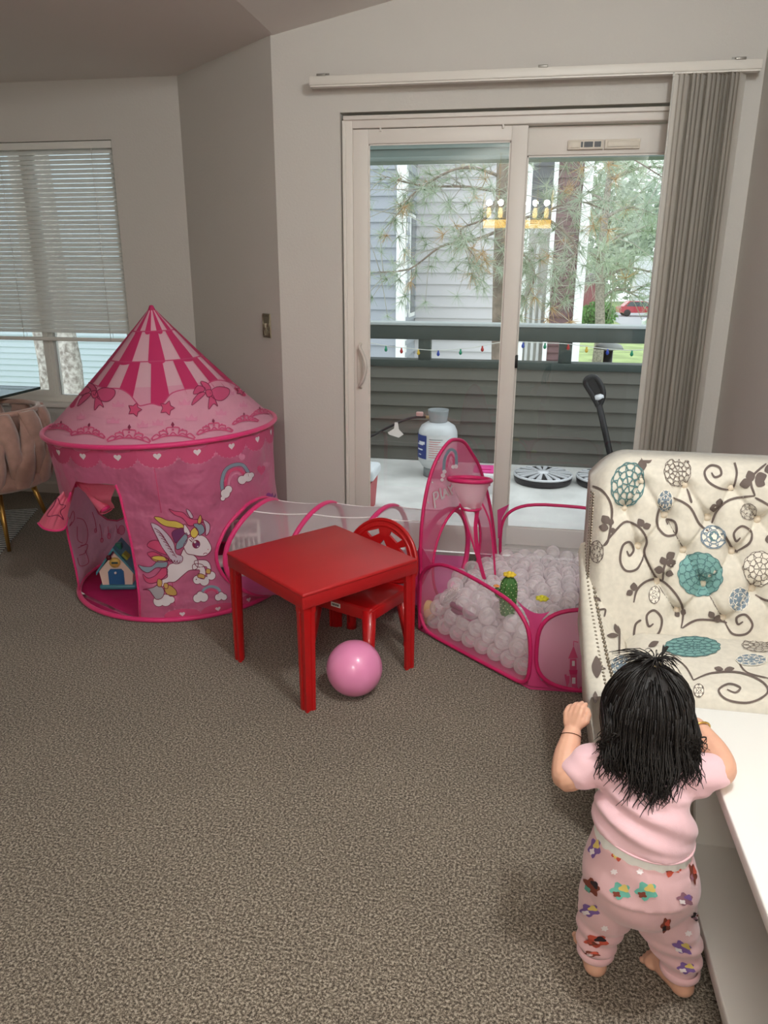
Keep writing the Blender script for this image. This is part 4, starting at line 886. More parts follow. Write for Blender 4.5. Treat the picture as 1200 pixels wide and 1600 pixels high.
# ------------------------------------------------------------------ toys inside the tent
hx = atZ(180, 921, .012); TH_ = thing('toy_house', 'toy house with teal roof and blue door inside the tent', 'toy', (hx[0], hx[1]+.06, .009), rz=.22)
teal = mat('toy_teal', (74, 140, 158), .4, coat=.3); cream = mat('toy_cream', (236, 214, 200), .45); tbl = mat('toy_blue', (48, 104, 158), .4)
q = MB(); q.box((0, 0, .014), (.165, .13, .028), bevel=.012); q.build('base', teal, TH_, world=False)
gab = [(-.066, .02), (.066, .02), (.076, .095), (.0, .178), (-.076, .095)]
q = MB(); q.prism(gab, lambda x, z, h: (x, -.058+h, z), .112); q.build('house_body', cream, TH_, world=False)
q = MB()
for s in (-1, 1):
    q.prism([(0, 0), (.124, 0), (.124, .014), (0, .014)], lambda x, z, h: (s*(x*.69), -.072+h, .196-x*.80-(.03*(x/.124)**2 if x > 0 else 0)+z+ (.012 if x > .1 else 0)), .14)
q.build('roof', teal, TH_, world=False)
q = MB(); q.prism([(-.034, .03), (.034, .03), (.034, .092), (.024, .104), (-.024, .104), (-.034, .092)], lambda x, z, h: (x, -.0585-h, z), .008); dq = q.build('door', tbl, TH_, world=False)
q = MB(); q.ball((0, -.069, .088), .006, 10, 8); q.build('knob', mat('toy_white', (232, 228, 226), .4), dq, world=False)
q = MB(); q.lathe([(0, 0), (.024, 0), (.024, .006), (0, .006)], 20, (0, -.059, .135), rot=Matrix.Rotation(PI/2, 3, 'X')); q.build('round_sign', mat('toy_yellow', (216, 180, 96), .45), TH_, world=False)
q = MB(); q.box((0, -.066, .135), (.028, .002, .009), bevel=.001); q.build('sign_print', mat('toy_dark_teal', (44, 84, 84), .5), TH_, world=False)
q = MB(); q.box((.012, -.02, .2), (.028, .028, .03), bevel=.005); q.build('chimney', mat('toy_green', (46, 110, 96), .4), TH_, world=False)
q = MB(); q.ball((-.02, -.075, .165), .012, 12, 8); q.build('red_knob', mat('toy_maroon', (84, 20, 34), .3), TH_, world=False)
q = MB(); q.box((.05, -.05, .165), (.034, .05, .012), rot=Matrix.Rotation(.85, 3, 'Y'), bevel=.004); q.build('lever', mat('toy_lime', (136, 150, 60), .4), TH_, world=False)
rx = np.array([-1.22, 3.20, .009]); rk = thing('toy_rack', 'small white slatted toy rack inside the tent behind the tunnel net', 'toy', tuple(rx), rz=.3); rw = mat('rack_white', (228, 218, 214), .5)
for x in (-.06, .06):
    q = MB(); q.box((x, 0, .14), (.014, .014, .28), bevel=.003); q.build('post', rw, rk, world=False)
for z in (.27, .2, .12, .05):
    q = MB(); q.box((0, 0, z), (.12, .012, .016), bevel=.003); q.build('rail', rw, rk, world=False)
for x in (-.035, -.012, .012, .035):
    q = MB(); q.box((x, .004, .12), (.007, .006, .14)); q.build('slat', rw, rk, world=False)
q = MB(); q.box((0, .03, .008), (.13, .09, .016), bevel=.004); q.build('foot', rw, rk, world=False)
bx = thing('toy_box', 'small dark toy box with pale lid inside the tunnel port', 'toy', (-1.30, 3.02, .009), rz=.4); q = MB(); q.box((0, 0, .06), (.1, .09, .12), bevel=.008); q.build('body', mat('toy_charcoal', (58, 56, 62), .5), bx, world=False)
q = MB(); q.box((0, 0, .13), (.105, .095, .03), bevel=.01); q.build('lid', rw, bx, world=False)
# ------------------------------------------------------------------ play tunnel
net = mat('white_net', (240, 232, 236), .7, alpha=.36, transl=.3); wnet = mat('window_net', (236, 222, 228), .7, alpha=.2, transl=.3); tpk = mat('tunnel_pink', (214, 92, 158), .5, sheen=.2, transl=.35, bump=(14, .5, .012))
tun = thing('play_tunnel', 'see-through crawl tunnel with pink base joining tent and ball pit', 'tunnel', (-.7, 2.95, 0))
PA = np.array([-.338, 2.779]); PB = np.array([.104, 2.392]); PC = np.array([.58, 2.42]); PD = np.array([.80, 2.88]); PE = np.array([.52, 3.36]); PF = np.array([-.05, 3.40])
dAF = (PF-PA)/np.linalg.norm(PF-PA); nAF = np.array([dAF[1], -dAF[0]])
TR = .212; TZc = .235
def tun_end(y): return PA[0]+(y-PA[1])/dAF[1]*dAF[0]-.012
def tun_start(y, z):
    t = (z-.006)/(ZR-.006); c = C0+(C1-C0)*t; R = R0+(R1-R0)*t; return c[0]+math.sqrt(max(1e-4, R*R-(y-c[1])**2))+.012
def tunp(u, a):
    yc = 2.995+.01*u; z = TZc+TR*math.sin(a); y = yc+TR*math.cos(a)
    s = tun_start(2.985+TR*.96*math.cos(a), z); e = tun_end(2.985+TR*.9*math.cos(a)); x = s+(e-s)*u
    sag = 1-.05*math.sin(PI*((u*3) % 1))*(1 if math.sin(a) > 0 else .6); z = TZc+TR*math.sin(a)*sag
    return (x, yc+TR*math.cos(a)*sag, max(.012, z))
q = MB(); q.grid(lambda u, v: tunp(u, -.30+(PI+.6)*v), 36, 24); q.build('net_top', net, tun)
q = MB(); q.grid(lambda u, v: tunp(u, PI+.30+(PI-.6)*v), 36, 20); q.build('base_cloth', tpk, tun)
for u in (.012, .335, .67, .985): pipe(tun, [tunp(u, 2*PI*i/40) for i in range(40)], .0115, 'hoop', closed=True)
for a in (1.1, 2.0): pipe(tun, [np.array(tunp(i/24, a))+np.array([0, 0, .002]) for i in range(25)], .0025, 'seam', mat('seam_white', (240, 234, 236), .6))

# ------------------------------------------------------------------ ball pit
pit = thing('ball_pit', 'pink pop-up ball pit with tall arch and net windows', 'ball pit', (.2, 2.9, 0))
gus = mat('pit_pink', (220, 74, 136), .5, sheen=.2, transl=.35, bump=(14, .4, .01)); hoopm = mat('pit_piping', (196, 34, 96), .5)
pinknet = mat('pink_net', (236, 160, 190), .6, alpha=.7, transl=.45); arcm = mat('arch_pink_net', (224, 104, 150), .6, alpha=.80, transl=.3); cnet = mat('clear_net', (226, 230, 238), .6, alpha=.26)
class Panel:
    def __init__(s, a, b):
        s.a = np.array(a); s.b = np.array(b); s.L = np.linalg.norm(s.b-s.a); s.d = (s.b-s.a)/s.L; s.n = np.array([s.d[1], -s.d[0]])
        if np.dot(s.n, np.array([.22, 2.9])-s.a) > 0: s.n = -s.n          # outward
    def P(s, u, z, off=0.): p = s.a+s.d*u+s.n*off; return (p[0], p[1], z)
    def px(s, x, y):
        p = atPlane(x, y, (*s.a, 0), np.array([*s.n, 0])); return float((p[:2]-s.a)@s.d), max(.012, float(p[2]))
def superel(L, H, n=44, p=3.2, z0=.012, pad=.012):
    out = []
    for i in range(n):
        a = 2*PI*i/n; c_, s_ = math.cos(a), math.sin(a)
        out.append((L/2+(L/2-pad)*math.copysign(abs(c_)**(2/p), c_), z0+H/2+H/2*math.copysign(abs(s_)**(2/p), s_)))
    return out
def bow_(z, u, L, k=.02): return k*math.sin(PI*min(1, max(0, u/L)))*math.sin(PI*min(1, max(0, z/.33)))
pnl = {'ab': Panel(PA, PB), 'bc': Panel(PB, PC), 'cd': Panel(PC, PD), 'de': Panel(PD, PE), 'ef': Panel(PF, PE), 'fa': Panel(PA, PF)}
ab_px = [(658, 906), (667, 889), (686, 882), (710, 888), (744, 905), (775, 923), (799.5, 940), (814, 957), (826, 981), (829.7, 1010), (828.5, 1044), (822.5, 1063), (809, 1072), (785, 1068), (748.7, 1046), (712.5, 1024), (683.5, 1004), (667, 983), (657, 957), (655, 928)]
loops = {'ab': catmull([pnl['ab'].px(*p) for p in ab_px], 3, True), 'bc': superel(pnl['bc'].L, .31), 'cd': superel(pnl['cd'].L, .33), 'de': superel(pnl['de'].L, .36), 'ef': superel(pnl['ef'].L, .37, z0=.012)}
cm = {'ab': wnet, 'bc': pinknet, 'cd': wnet, 'de': wnet, 'ef': cnet}
mats_ = [net, gus, pinknet, rose, cnet, pinkd]
for k, P_n in pnl.items():
    if k == 'fa': continue
    lp = [(float(p[0]), max(.012, float(p[1]))) for p in loops[k]]; L = P_n.L; H = max(p[1] for p in lp)
    fnp = lambda u, z, o=0.: P_n.P(u, z, bow_(z, u, L)+o)
    w = MB(); P, T = cdt(lp, (), .06); w.add([fnp(*p) for p in P], [tuple(t) for t in T], 0, True)
    mt = [cm[k]]
    if k == 'bc':
        bvp = w.bvh(); mt = [cm[k], rose, pinkd, pw['white']]
        Kp = 4.138; g_ = lambda L_: [(640+x/Kp, 860+y/Kp) for x, y in L_]
        T_ = lambda pts, mi, off=.0015: decal(w, bvp, g_(pts), mi, off, 8)
        for dx in (0, 85):
            T_([(1025+dx, 698), (1060+dx, 615), (1088+dx, 695)], 1); T_([(1037+dx, 700), (1078+dx, 700), (1080+dx, 770), (1035+dx, 770)], 1)
            T_([(1030+dx, 770), (1086+dx, 770), (1082+dx, 800), (1036+dx, 800)], 2, .002); T_([(1038+dx, 800), (1082+dx, 800), (1086+dx, 905), (1034+dx, 905)], 1); T_([(1050+dx, 712), (1068+dx, 712), (1068+dx, 745), (1050+dx, 745)], 3, .002); T_([(1050+dx, 820), (1072+dx, 820), (1072+dx, 860), (1050+dx, 860)], 3, .002)
            stroke(w, bvp, g_([(1060+dx, 615), (1060+dx, 585), (1090+dx, 592)]), 1.2, 2, .002)
        T_([(1000, 800), (1015, 800), (1015, 810), (1035, 810), (1035, 905), (1000, 905)], 1)
        T_(g2 := [(835, 905), (900, 888), (1000, 900), (1100, 905), (1300, 905), (1500, 905), (1500, 1000), (880, 1000)], 2); 
        for i in range(14): T_(circ((885+i*32, 893+5*math.sin(i*1.7)), 13, 10), 1, .0019)
        T_(heart(948, 928, 18, -16), 3, .0024)
        line = g_([(985, 740), (1010, 690), (1000, 760), (960, 790)])
    w.build('net_window', mt, pit)
    hp = MB(); hp.tube([fnp(p[0], p[1], .003) for p in lp], .0075, 7, closed=True); hp.build('hoop', hoopm, pit)
# gussets joining neighbouring hoops
def gusset(k1, k2, c):
    A_, B_ = pnl[k1], pnl[k2]; q = MB()
    def end(k, P_n, near_b):
        lp = np.array([(float(p[0]), max(.012, float(p[1]))) for p in loops[k]]); H = lp[:, 1].max(); out = []
        for i in range(11):
            z = .014+(H-.03)*i/10; e = lp[:, 0][np.abs(lp[:, 1]-z) < .03]; u = (e.max() if near_b else e.min()) if len(e) else (P_n.L*.8 if near_b else P_n.L*.2); out.append(P_n.P(u, z, bow_(z, u, P_n.L)))
        return out
    a = end(k1, A_, np.linalg.norm(A_.b-c) < .01); b = end(k2, B_, np.linalg.norm(B_.b-c) < .01)
    def fn(u, v):
        i = int(round(v*10)); p = np.array(a[i]); r = np.array(b[i]); m_ = np.array([c[0], c[1], p[2]]); s = (1-u)**2*p+2*u*(1-u)*m_+u*u*r; s[2] -= .012*math.sin(PI*u)*v*2; return tuple(s)
    q.grid(fn, 10, 10); q.build('corner_gusset', gus, pit)
gusset('ab', 'bc', PB); gusset('bc', 'cd', PC); gusset('cd', 'de', PD); gusset('de', 'ef', PE)
q = MB(); pc = [PA, PB, PC, PD, PE, PF]; q.prism([tuple(p) for p in pc], lambda x, y, h: (x, y, .002+h), .006); q.build('floor_cloth', gus, pit)
# arch wall with the words and the tunnel mouth
FA = pnl['fa']; ar_px = [(656, 897), (655.7, 860), (658, 815), (664, 773), (673, 737), (685, 710), (700, 690.5), (712, 686.7), (724, 691), (736, 708.5), (748, 730), (760, 770), (768, 812), (773, 860), (776, 900)]
arch = [FA.px(*p) for p in ar_px]; arch = [(-.004, .012), (-.006, .12)]+arch+[(FA.L, .012)]
arch = [(float(p[0]), float(p[1])) for p in catmull(arch, 4)]
mouth = [(.29+.205*math.cos(a), .245+.212*math.sin(a)) for a in [2*PI*i/36 for i in range(36)]]
P, T = cdt(arch, [mouth], .06); w = MB(); w.add([FA.P(u, z, -.004) for u, z in P], [tuple(t) for t in T], 0, True); bva = w.bvh()
Ka = 6.669; a_ = lambda L_: [(640+x/Ka, 680+y/Ka) for x, y in L_]
def bstroke(pts, wd, mi, off): stroke(w, bva, catmull(a_(pts), 3) if len(pts) > 2 else a_(pts), wd, mi, off)
letters = [[[(262, 760), (243, 600)], [(243, 602), (280, 590), (292, 625), (275, 660), (252, 668)]], [[(310, 550), (332, 668)], [(332, 668), (358, 630)]], [[(352, 650), (358, 555)], [(358, 555), (398, 628)], [(356, 610), (384, 598)]], [[(398, 530), (420, 570)], [(440, 515), (420, 570)], [(420, 570), (440, 618)]]]
for lt in letters:
    for s_ in lt: bstroke(s_, 4.2, 2, .001)
    for s_ in lt: bstroke(s_, 3.0, 3, .0022)
for pts, wd, mi in (([(355, 370), (362, 250), (400, 170), (440, 150), (480, 190), (486, 310)], 4.6, 4), ([(385, 340), (392, 270), (425, 200), (455, 225), (460, 300)], 3.0, 1), ([(410, 300), (425, 245), (440, 290)], 2.0, 5)): bstroke(pts, wd, mi, .001)
for x, y, r in ((360, 380, 22), (345, 420, 24), (335, 465, 18), (450, 330, 20), (480, 325, 22)): decal(w, bva, a_(circ((x, y), r, 12)), 3, .0015, None)
for x, y in ((236, 490), (192, 700), (290, 270)): decal(w, bva, a_([(x, y-12), (x+9, y), (x, y+12), (x-9, y)]), 3, .0012, None)
stroke(w, bva, a_([(340, 190), (420, 320), (520, 490), (555, 600)]), 1.0, 2, .002)
w.build('arch_wall', [arcm, rose, hoopm, pw['white'], pw['blue'], pw['mid']], pit)
pipe(pit, [FA.P(u, z, -.004) for u, z in arch], .0075, 'arch_piping', hoopm, closed=True); pipe(pit, [FA.P(u, z, -.006) for u, z in mouth], .006, 'mouth_piping', hoopm, closed=True)
# gussets beside the arch
for (pts) in ([FA.P(0, .012), FA.P(.0, .37), pnl['ab'].P(.075, .31, .004), pnl['ab'].P(.01, .2), pnl['ab'].P(.01, .02)], [FA.P(FA.L, .2), FA.P(FA.L-.02, .345), pnl['ef'].P(.045, .372), pnl['ef'].P(.014, .3), pnl['ef'].P(.012, .2)]):
    q = MB(); q.add(pts, [tuple(range(len(pts)))]); q.build('corner_gusset', gus, pit)
# hoop with net funnel and straps
rc = Vector((-.166, 2.945, .602)); rt = Matrix.Rotation(math.radians(-9), 3, 'X')
ring = [rc+rt@Vector((.084*math.cos(2*PI*i/36), .084*math.sin(2*PI*i/36), 0)) for i in range(36)]; pipe(pit, ring, .009, 'basket_ring', hoopm, closed=True)
q = MB(); q.grid(lambda u, v: tuple(rc+rt@Vector(((.084-.046*v)*math.cos(2*PI*u), (.084-.046*v)*math.sin(2*PI*u), 0))+Vector((.01*v, 0, -.115*v))), 24, 5, closeu=True); q.build('basket_net', mat('basket_net_white', (238, 200, 212), .6, alpha=.42), pit)
bc_ = rc+Vector((.01, 0, -.118)); pipe(pit, [bc_+Vector((.038*math.cos(2*PI*i/24), .038*math.sin(2*PI*i/24), 0)) for i in range(24)], .005, 'funnel_ring', hoopm, closed=True)
def strap(pxs, Y, wd):
    L_ = [atY(x, y, Y) for x, y in pxs]; q = MB(); Q = catmull(L_, 5); vs = []
    for p in Q: vs += [p+np.array([-wd/2, 0, 0]), p+np.array([wd/2, 0, 0])]
    q.add(vs, [(2*i, 2*i+1, 2*i+3, 2*i+2) for i in range(len(Q)-1)], 0, True); q.build('strap', hoopm, pit); return Q
s1 = strap([(720, 787), (734, 830), (746, 868), (757, 905)], 2.935, .016); s2 = strap([(748, 786), (743, 825), (748, 870), (757, 905)], 2.93, .016); s3 = strap([(752, 784), (765, 815), (771, 860), (774, 905)], 2.97, .008)
q = MB(); q.add([tuple(p) for p in s1]+[tuple(p) for p in s2], [(i, i+1, len(s1)+i+1, len(s1)+i) for i in range(len(s1)-1)], 0, True); q.build('chute_net', MATS['basket_net_white'], pit)

# ------------------------------------------------------------------ balls
BR = .0345; NB = 520; poly = np.array(pc)
ctr = poly.mean(0); edges = []
for i in range(6):
    a, b = poly[i], poly[(i+1) % 6]; d_ = (b-a)/np.linalg.norm(b-a); n_ = np.array([-d_[1], d_[0]]); n_ = n_ if (ctr-a)@n_ > 0 else -n_; edges.append((a, n_))
X = np.empty((NB, 3)); lo_, hi_ = poly.min(0), poly.max(0); c_ = 0
while c_ < NB:
    p = lo_+RNG.random(2)*(hi_-lo_)
    if all((p-a)@n_ > BR+.014 for a, n_ in edges): X[c_] = (*p, .05+RNG.random()*.34); c_ += 1
for it in range(170):
    X[:, 2] -= .0045 if it < 130 else .0005
    for _ in range(2):
        D = X[:, None]-X[None]; d2 = np.sqrt((D**2).sum(-1)); np.fill_diagonal(d2, 9)
        ov = np.clip(2*BR-d2, 0, None); X += ((D/np.maximum(d2, 1e-6)[..., None])*ov[..., None]*.32).sum(1)
        for a, n_ in edges:
            s_ = (X[:, :2]-a)@n_-(BR+.014); X[:, :2] += np.where(s_ < 0, -s_, 0)[:, None]*n_
        X[:, 2] = np.maximum(X[:, 2], BR+.009)
def ball_mat():
    m = bpy.data.materials.new('clear_milky_ball'); m.use_nodes = True; N = m.node_tree.nodes; L = m.node_tree.links; p = N['Principled BSDF']
    p.inputs['Base Color'].default_value = (*lin((252, 244, 247)), 1); p.inputs['Roughness'].default_value = .1; p.inputs['Specular IOR Level'].default_value = .9
    t = N.new('ShaderNodeBsdfTransparent'); t.inputs[0].default_value = (1, 1, 1, 1); mx = N.new('ShaderNodeMixShader'); lw_ = N.new('ShaderNodeLayerWeight'); lw_.inputs[0].default_value = .35
    ma = N.new('ShaderNodeMath'); ma.operation = 'MULTIPLY_ADD'; ma.inputs[1].default_value = .40; ma.inputs[2].default_value = .23; L.new(lw_.outputs['Facing'], ma.inputs[0]); L.new(ma.outputs[0], mx.inputs[0])
    L.new(t.outputs[0], mx.inputs[1]); L.new(p.outputs[0], mx.inputs[2]); L.new(mx.outputs[0], N['Material Output'].inputs['Surface']); return m
bmat = ball_mat()
occ = []
for i in range(NB):
    v = EYE-X[i]; dist = np.linalg.norm(v); v /= dist; w_ = X-X[i]; al = w_@v; pr = np.linalg.norm(w_-al[:, None]*v, axis=1); occ.append(np.clip(1-pr/(1.6*BR), 0, 1)[(al > BR) & (pr < BR*1.6)].sum())
order = np.argsort(occ); b0 = None
q = MB(); q.ball((0, 0, 0), BR, 18, 11); 
for i in order[:300]:
    if b0 is None: b0 = q.build('plastic_ball', bmat); o = b0; tag(o, 'clear milky plastic ball heaped in the pink ball pit', 'ball', 'clear balls in the ball pit')
    else: o = b0.copy(); COL.objects.link(o)
    o.location = tuple(X[i])
q = MB()
for i in order[300:]: q.ball(tuple(X[i]), BR, 10, 7)
tag(q.build('buried_balls', bmat), 'clear balls buried deeper under the heap in the pit', 'balls', kind='stuff')
# cactus toy, flower piece, doll
c = atY(793, 952, 2.62); cz = c[2]; ct = thing('cactus_toy', 'green cactus toy with yellow flower standing among the balls', 'toy', (c[0], 2.62, cz-.02)); cg = mat('cactus_green', (70, 118, 58), .6, bump=(60, .3)); cx_, cy_ = c[0], 2.62
q = MB()
def cact(u, v):
    a = 2*PI*u; r = (.024+.006*math.sin(PI*v*.9))*math.sqrt(max(.02, 1-max(0, (v-.75)/.25)**2))*(1+.08*math.cos(10*a)); return (cx_+r*math.cos(a), cy_+r*math.sin(a), cz-.02+.155*v)
q.grid(cact, 60, 20, closeu=True); q.build('stem', cg, ct)
q = MB()
for j in range(9):
    for i in range(10): a = 2*PI*(i+.5*(j % 2))/10; p = cact(a/2/PI, .12+.09*j); q.ball((p[0]+.001*math.cos(a), p[1]+.001*math.sin(a), p[2]), .0022, 6, 4)
so = q.build('spines', mat('cactus_dots', (206, 216, 168), .6), ct); so['kind'] = 'stuff'
def flower(parent, c, r, m_, name='flower'):
    q = MB()
    for k in range(7):
        a = 2*PI*k/7; q.ball((c[0]+r*.6*math.cos(a), c[1]+r*.6*math.sin(a), c[2]), (r*.55, r*.4, r*.28), 8, 6, rot=Matrix.Rotation(a, 3, 'Z'))
    q.ball((c[0], c[1], c[2]+r*.2), r*.4, 8, 6); return q.build(name, m_, parent)
yl = mat('felt_yellow', (228, 196, 60), .7); flower(ct, (cx_, cy_, cz+.14), .022, yl)
q = MB(); q.tube(catmull([(cx_-.018, cy_-.005, cz+.055), (cx_-.038, cy_-.008, cz+.06), (cx_-.044, cy_-.008, cz+.085)], 5), [.011]*10+[.009], 8); q.build('arm', cg, ct); flower(ct, (cx_-.045, cy_-.008, cz+.094), .011, mat('felt_orange', (226, 150, 80), .7), 'bud')
fy = atY(847, 935, 2.60); t = thing('flower_toy', 'small yellow toy flower lying on the balls by the front edge', 'toy', tuple(fy)); flower(t, fy, .022, mat('toy_yellow_green', (214, 206, 50), .5))
dl = thing('doll', 'small doll with lacy skirt lying among the balls behind the front net', 'doll', tuple(atPlane(690, 945, (*(PA-pnl['ab'].n*.04), 0), np.array([*pnl['ab'].n, 0]))))
D_ = lambda x, y, o=.045: atPlane(x, y, (*(PA-pnl['ab'].n*o), 0), np.array([*pnl['ab'].n, 0]))
q = MB(); q.ball(tuple(D_(671, 958)), (.026, .022, .03), 14, 10); q.build('head', mat('doll_skin', (214, 176, 150), .6), dl)
q = MB(); q.ball(tuple(D_(669, 950, .05)), (.031, .026, .034), 14, 10); q.ball(tuple(D_(666, 966, .05)), (.018, .018, .034), 10, 8); q.build('hair', mat('doll_hair', (204, 170, 118), .7), dl)
q = MB(); s0 = D_(688, 946); s1_ = D_(712, 930)
for k in range(46):
    a = random.uniform(-1.2, 1.2); b = random.uniform(.4, 1.); e = s0+(s1_-s0)*b+np.array([.03*math.sin(a), random.uniform(-.02, .0), .035*math.cos(a)*b]); q.tube([s0, e], .0012, 4); q.ball(tuple(e), .0028, 6, 4)
q.build('lace_skirt', mat('doll_lace', (232, 224, 226), .6), dl)['kind'] = 'stuff'
for a, b in (((706, 944), (743, 964)), ((708, 952), (742, 972))):
    q = MB(); q.tube([D_(*a), D_(*b)], [.012, .007], 8); q.build('leg', mat('doll_mauve', (164, 96, 128), .6), dl)
# ------------------------------------------------------------------ red children's table
red = mat('red_plastic', (178, 17, 21), .34, spec=.5, coat=.15, bump=(220, .06)); redt = mat('red_plastic_lit_top', (172, 26, 30), .42, spec=.45, vary=(5, .05), bump=(240, .08))  # duller red of the top holds reflected sky light in its colour
tcx, tcy = -.655, 2.445; tb_ = thing("childrens_table", 'square red plastic childrens table with fluted legs', 'table', (tcx, tcy, 0), rz=math.radians(-40)); S = .245; TT = .432
q = MB(); q.box((0, 0, TT-.008), (2*S, 2*S, .016), bevel=.0075, seg=3)
for k in range(4):
    R = Matrix.Rotation(k*PI/2, 3, 'Z'); q.box(tuple(R@Vector((0, S-.006, TT-.032))), (2*S-.01, .009, .046) if k % 2 == 0 else (2*S-.01, .009, .046), rot=R, bevel=.003)
q.build('tabletop', redt, tb_, world=False)
def leg_mesh():
    m = MB(); prof = []
    w = .046
    prof = [(0, 0), (w*.28, 0), (w*.34, .005), (w*.62, .005), (w*.68, 0), (w, 0), (w, .012), (w-.008, .015), (w-.008, w*.55), (w-.016, w-.016), (w*.55, w-.008), (.015, w-.008), (.012, w), (0, w), (0, w*.68), (.005, w*.62), (.005, w*.34), (0, w*.28)]
    vs = []
    for z, k in ((TT-.018, 1.0), (TT-.075, 1.0), (TT-.078, .93), (.03, .80), (.0, .80)):
        for x, y in prof: vs.append((x*k, y*k, z))
    n = len(prof); m.add(vs, [(j*n+i, j*n+(i+1) % n, (j+1)*n+(i+1) % n, (j+1)*n+i) for j in range(4) for i in range(n)]+[tuple(range(4*n, 5*n))])
    return m
l0 = None
for k in range(4):
    if l0 is None: l0 = leg_mesh().build('leg', red, tb_, world=False); o = l0
    else: o = l0.copy(); COL.objects.link(o); o.parent = tb_
    R = Matrix.Rotation(k*PI/2, 3, 'Z'); v = R@Vector((-S+.006, -S+.006, 0)); o.location = v; o.rotation_euler = (0, 0, k*PI/2)
# ------------------------------------------------------------------ red children's chair
def plate(mb, outer, holes, fn, th, mi=0, step=None):
    P, T = cdt(outer, holes, step); n = len(P); mb.add([fn(p[0], p[1], 0) for p in P]+[fn(p[0], p[1], th) for p in P], [tuple(t) for t in T]+[tuple(i+n for i in t[::-1]) for t in T], mi, False)
    for lp in [outer, *holes]:
        k = len(lp); mb.add([fn(p[0], p[1], 0) for p in lp]+[fn(p[0], p[1], th) for p in lp], [(i, (i+1) % k, k+(i+1) % k, k+i) for i in range(k)], mi, False)
ch = thing('childrens_chair', 'small red plastic childrens chair with lattice back behind the table', 'chair', (-.54, 2.585, 0), rz=math.radians(-24)); SH = .245
q = MB(); q.box((0, -.01, SH), (.285, .25, .02), bevel=.009, seg=3); q.box((0, -.13, SH-.018), (.275, .012, .045), bevel=.004); q.box((-.14, -.01, SH-.018), (.01, .24, .04), bevel=.003); q.box((.14, -.01, SH-.018), (.01, .24, .04), bevel=.003); q.build('seat', red, ch, world=False)
for sx in (-1, 1):
    for sy in (-1, 1):
        m = MB(); tx_, ty_ = sx*.118, -.01+sy*.105; bx_, by_ = sx*.138, -.01+sy*.135
        m.tube([(tx_, ty_, SH-.005), (bx_, by_, .03), (bx_, by_, 0)], [.027, .019, .021], 10); m.tube([(tx_, ty_-.02, SH-.02), (bx_, by_-.016, .03)], .005, 6); m.build('leg', red, ch, world=False)
ro = .165; oc = [(ro*math.cos(a), .315+ (.165*math.sin(a) if math.sin(a) > 0 else .07*math.sin(a))) for a in [2*PI*i/48 for i in range(48)]]
hole = lambda pts: [(x, z) for x, z in pts]
hs_ = [hole([(-.028, .442), (-.085, .420), (-.060, .402), (-.022, .425)]), hole([(.028, .442), (.022, .425), (.060, .402), (.085, .420)]), hole([(0, .405), (-.022, .375), (.022, .375)]), hole([(-.105, .398), (-.125, .35), (-.072, .385)]), hole([(.105, .398), (.072, .385), (.125, .35)]),
       hole([(-.05, .372), (-.1, .335), (-.035, .335)]), hole([(.05, .372), (.035, .335), (.1, .335)]), hole([(-.12, .315), (-.10, .285), (-.02, .315)]), hole([(.12, .315), (.02, .315), (.10, .285)])]
bf_ = lambda x, z, h: (x, .118+(z-.25)*.22-.25*(x*x)*.9+h, z)
m = MB(); plate(m, oc, hs_, bf_, .011, step=.03)
m.tube([Vector(bf_(x*.985, .315+(z-.315)*.985, .0055)) for x, z in oc], .0085, 8, closed=True); m.tube([Vector(bf_(x*.86, .315+(z-.315)*.86, .0055)) for x, z in oc], .008, 8, closed=True); m.build('backrest', red, ch, world=False)
m = MB(); m.box((-.015, -.1375, SH-.012), (.042, .002, .016)); so = m.build('sticker', mat('sticker_white', (226, 222, 218), .6), ch, world=False)
m = MB()
for k, x in enumerate((-.03, -.027, -.0225, -.02, -.0155, -.012, -.0085, -.005, -.002)): m.box((x, -.1388, SH-.0115), (.0012+.0008*(k % 3), .0008, .008))
m.build('sticker_bars', mat('sticker_ink', (60, 58, 58), .6), so, world=False)['kind'] = 'stuff'
# ------------------------------------------------------------------ pink ball
pb_ = MB(); pb_.ball((0, 0, 0), .0965, 40, 24); o = pb_.build('pink_ball', mat('pink_vinyl', (238, 146, 192), .28, spec=.5, coat=.3)); o.location = (-.497, 2.263, .0965); tag(o, 'round glossy pink ball on the carpet under the red table', 'ball')
# ------------------------------------------------------------------ white console along the right wall
con = thing('tv_console', 'low white console with open shelf beside the standing toddler', 'console', (.66, .7, 0)); cwh = mat('console_white', (240, 238, 234), .38, spec=.45); cgr = mat('console_shaded_white', (214, 211, 206), .5)  # second white is a greyed copy, shade of the open side in its colour
CX, CE, CS = .428, 1.612, -.35
q = MB(); q.box2((CX, CS, .425), (.905, CE, .452), bevel=.003); q.build('top', cwh, con)
q = MB(); q.box2((CX+.012, CS+.01, .075), (.90, CE-.01, .108), bevel=.003); q.build('bottom_shelf', cgr, con)
q = MB(); pl_ = [(CX+.05, .108), (.90, .108), (.90, .425), (CX+.012, .425)]; hl_ = [(.565, .125), (.70, .125), (.70, .20), (.60, .29)]
plate(q, pl_, [hl_], lambda x, z, h: (x, CE-.035+h, z), .025); q.build('end_panel', cgr, con)
q = MB(); q.box2((CX+.03, CS+.01, .108), (.90, CS+.035, .425)); q.build('end_panel', cgr, con)
q = MB(); q.box2((.885, CS+.02, .108), (.90, CE-.02, .425)); q.build('back_panel', cgr, con)
q = MB(); q.box2((CX+.14, .55, .108), (.90, .575, .425)); q.build('divider', cgr, con)
for x in (CX+.09, .86):
    for y in (CS+.1, .6, CE-.1):
        q = MB(); q.box2((x-.02, y-.02, 0), (x+.02, y+.02, .076), bevel=.003); q.build('foot', mat('foot_dark', (40, 38, 38), .5), con)

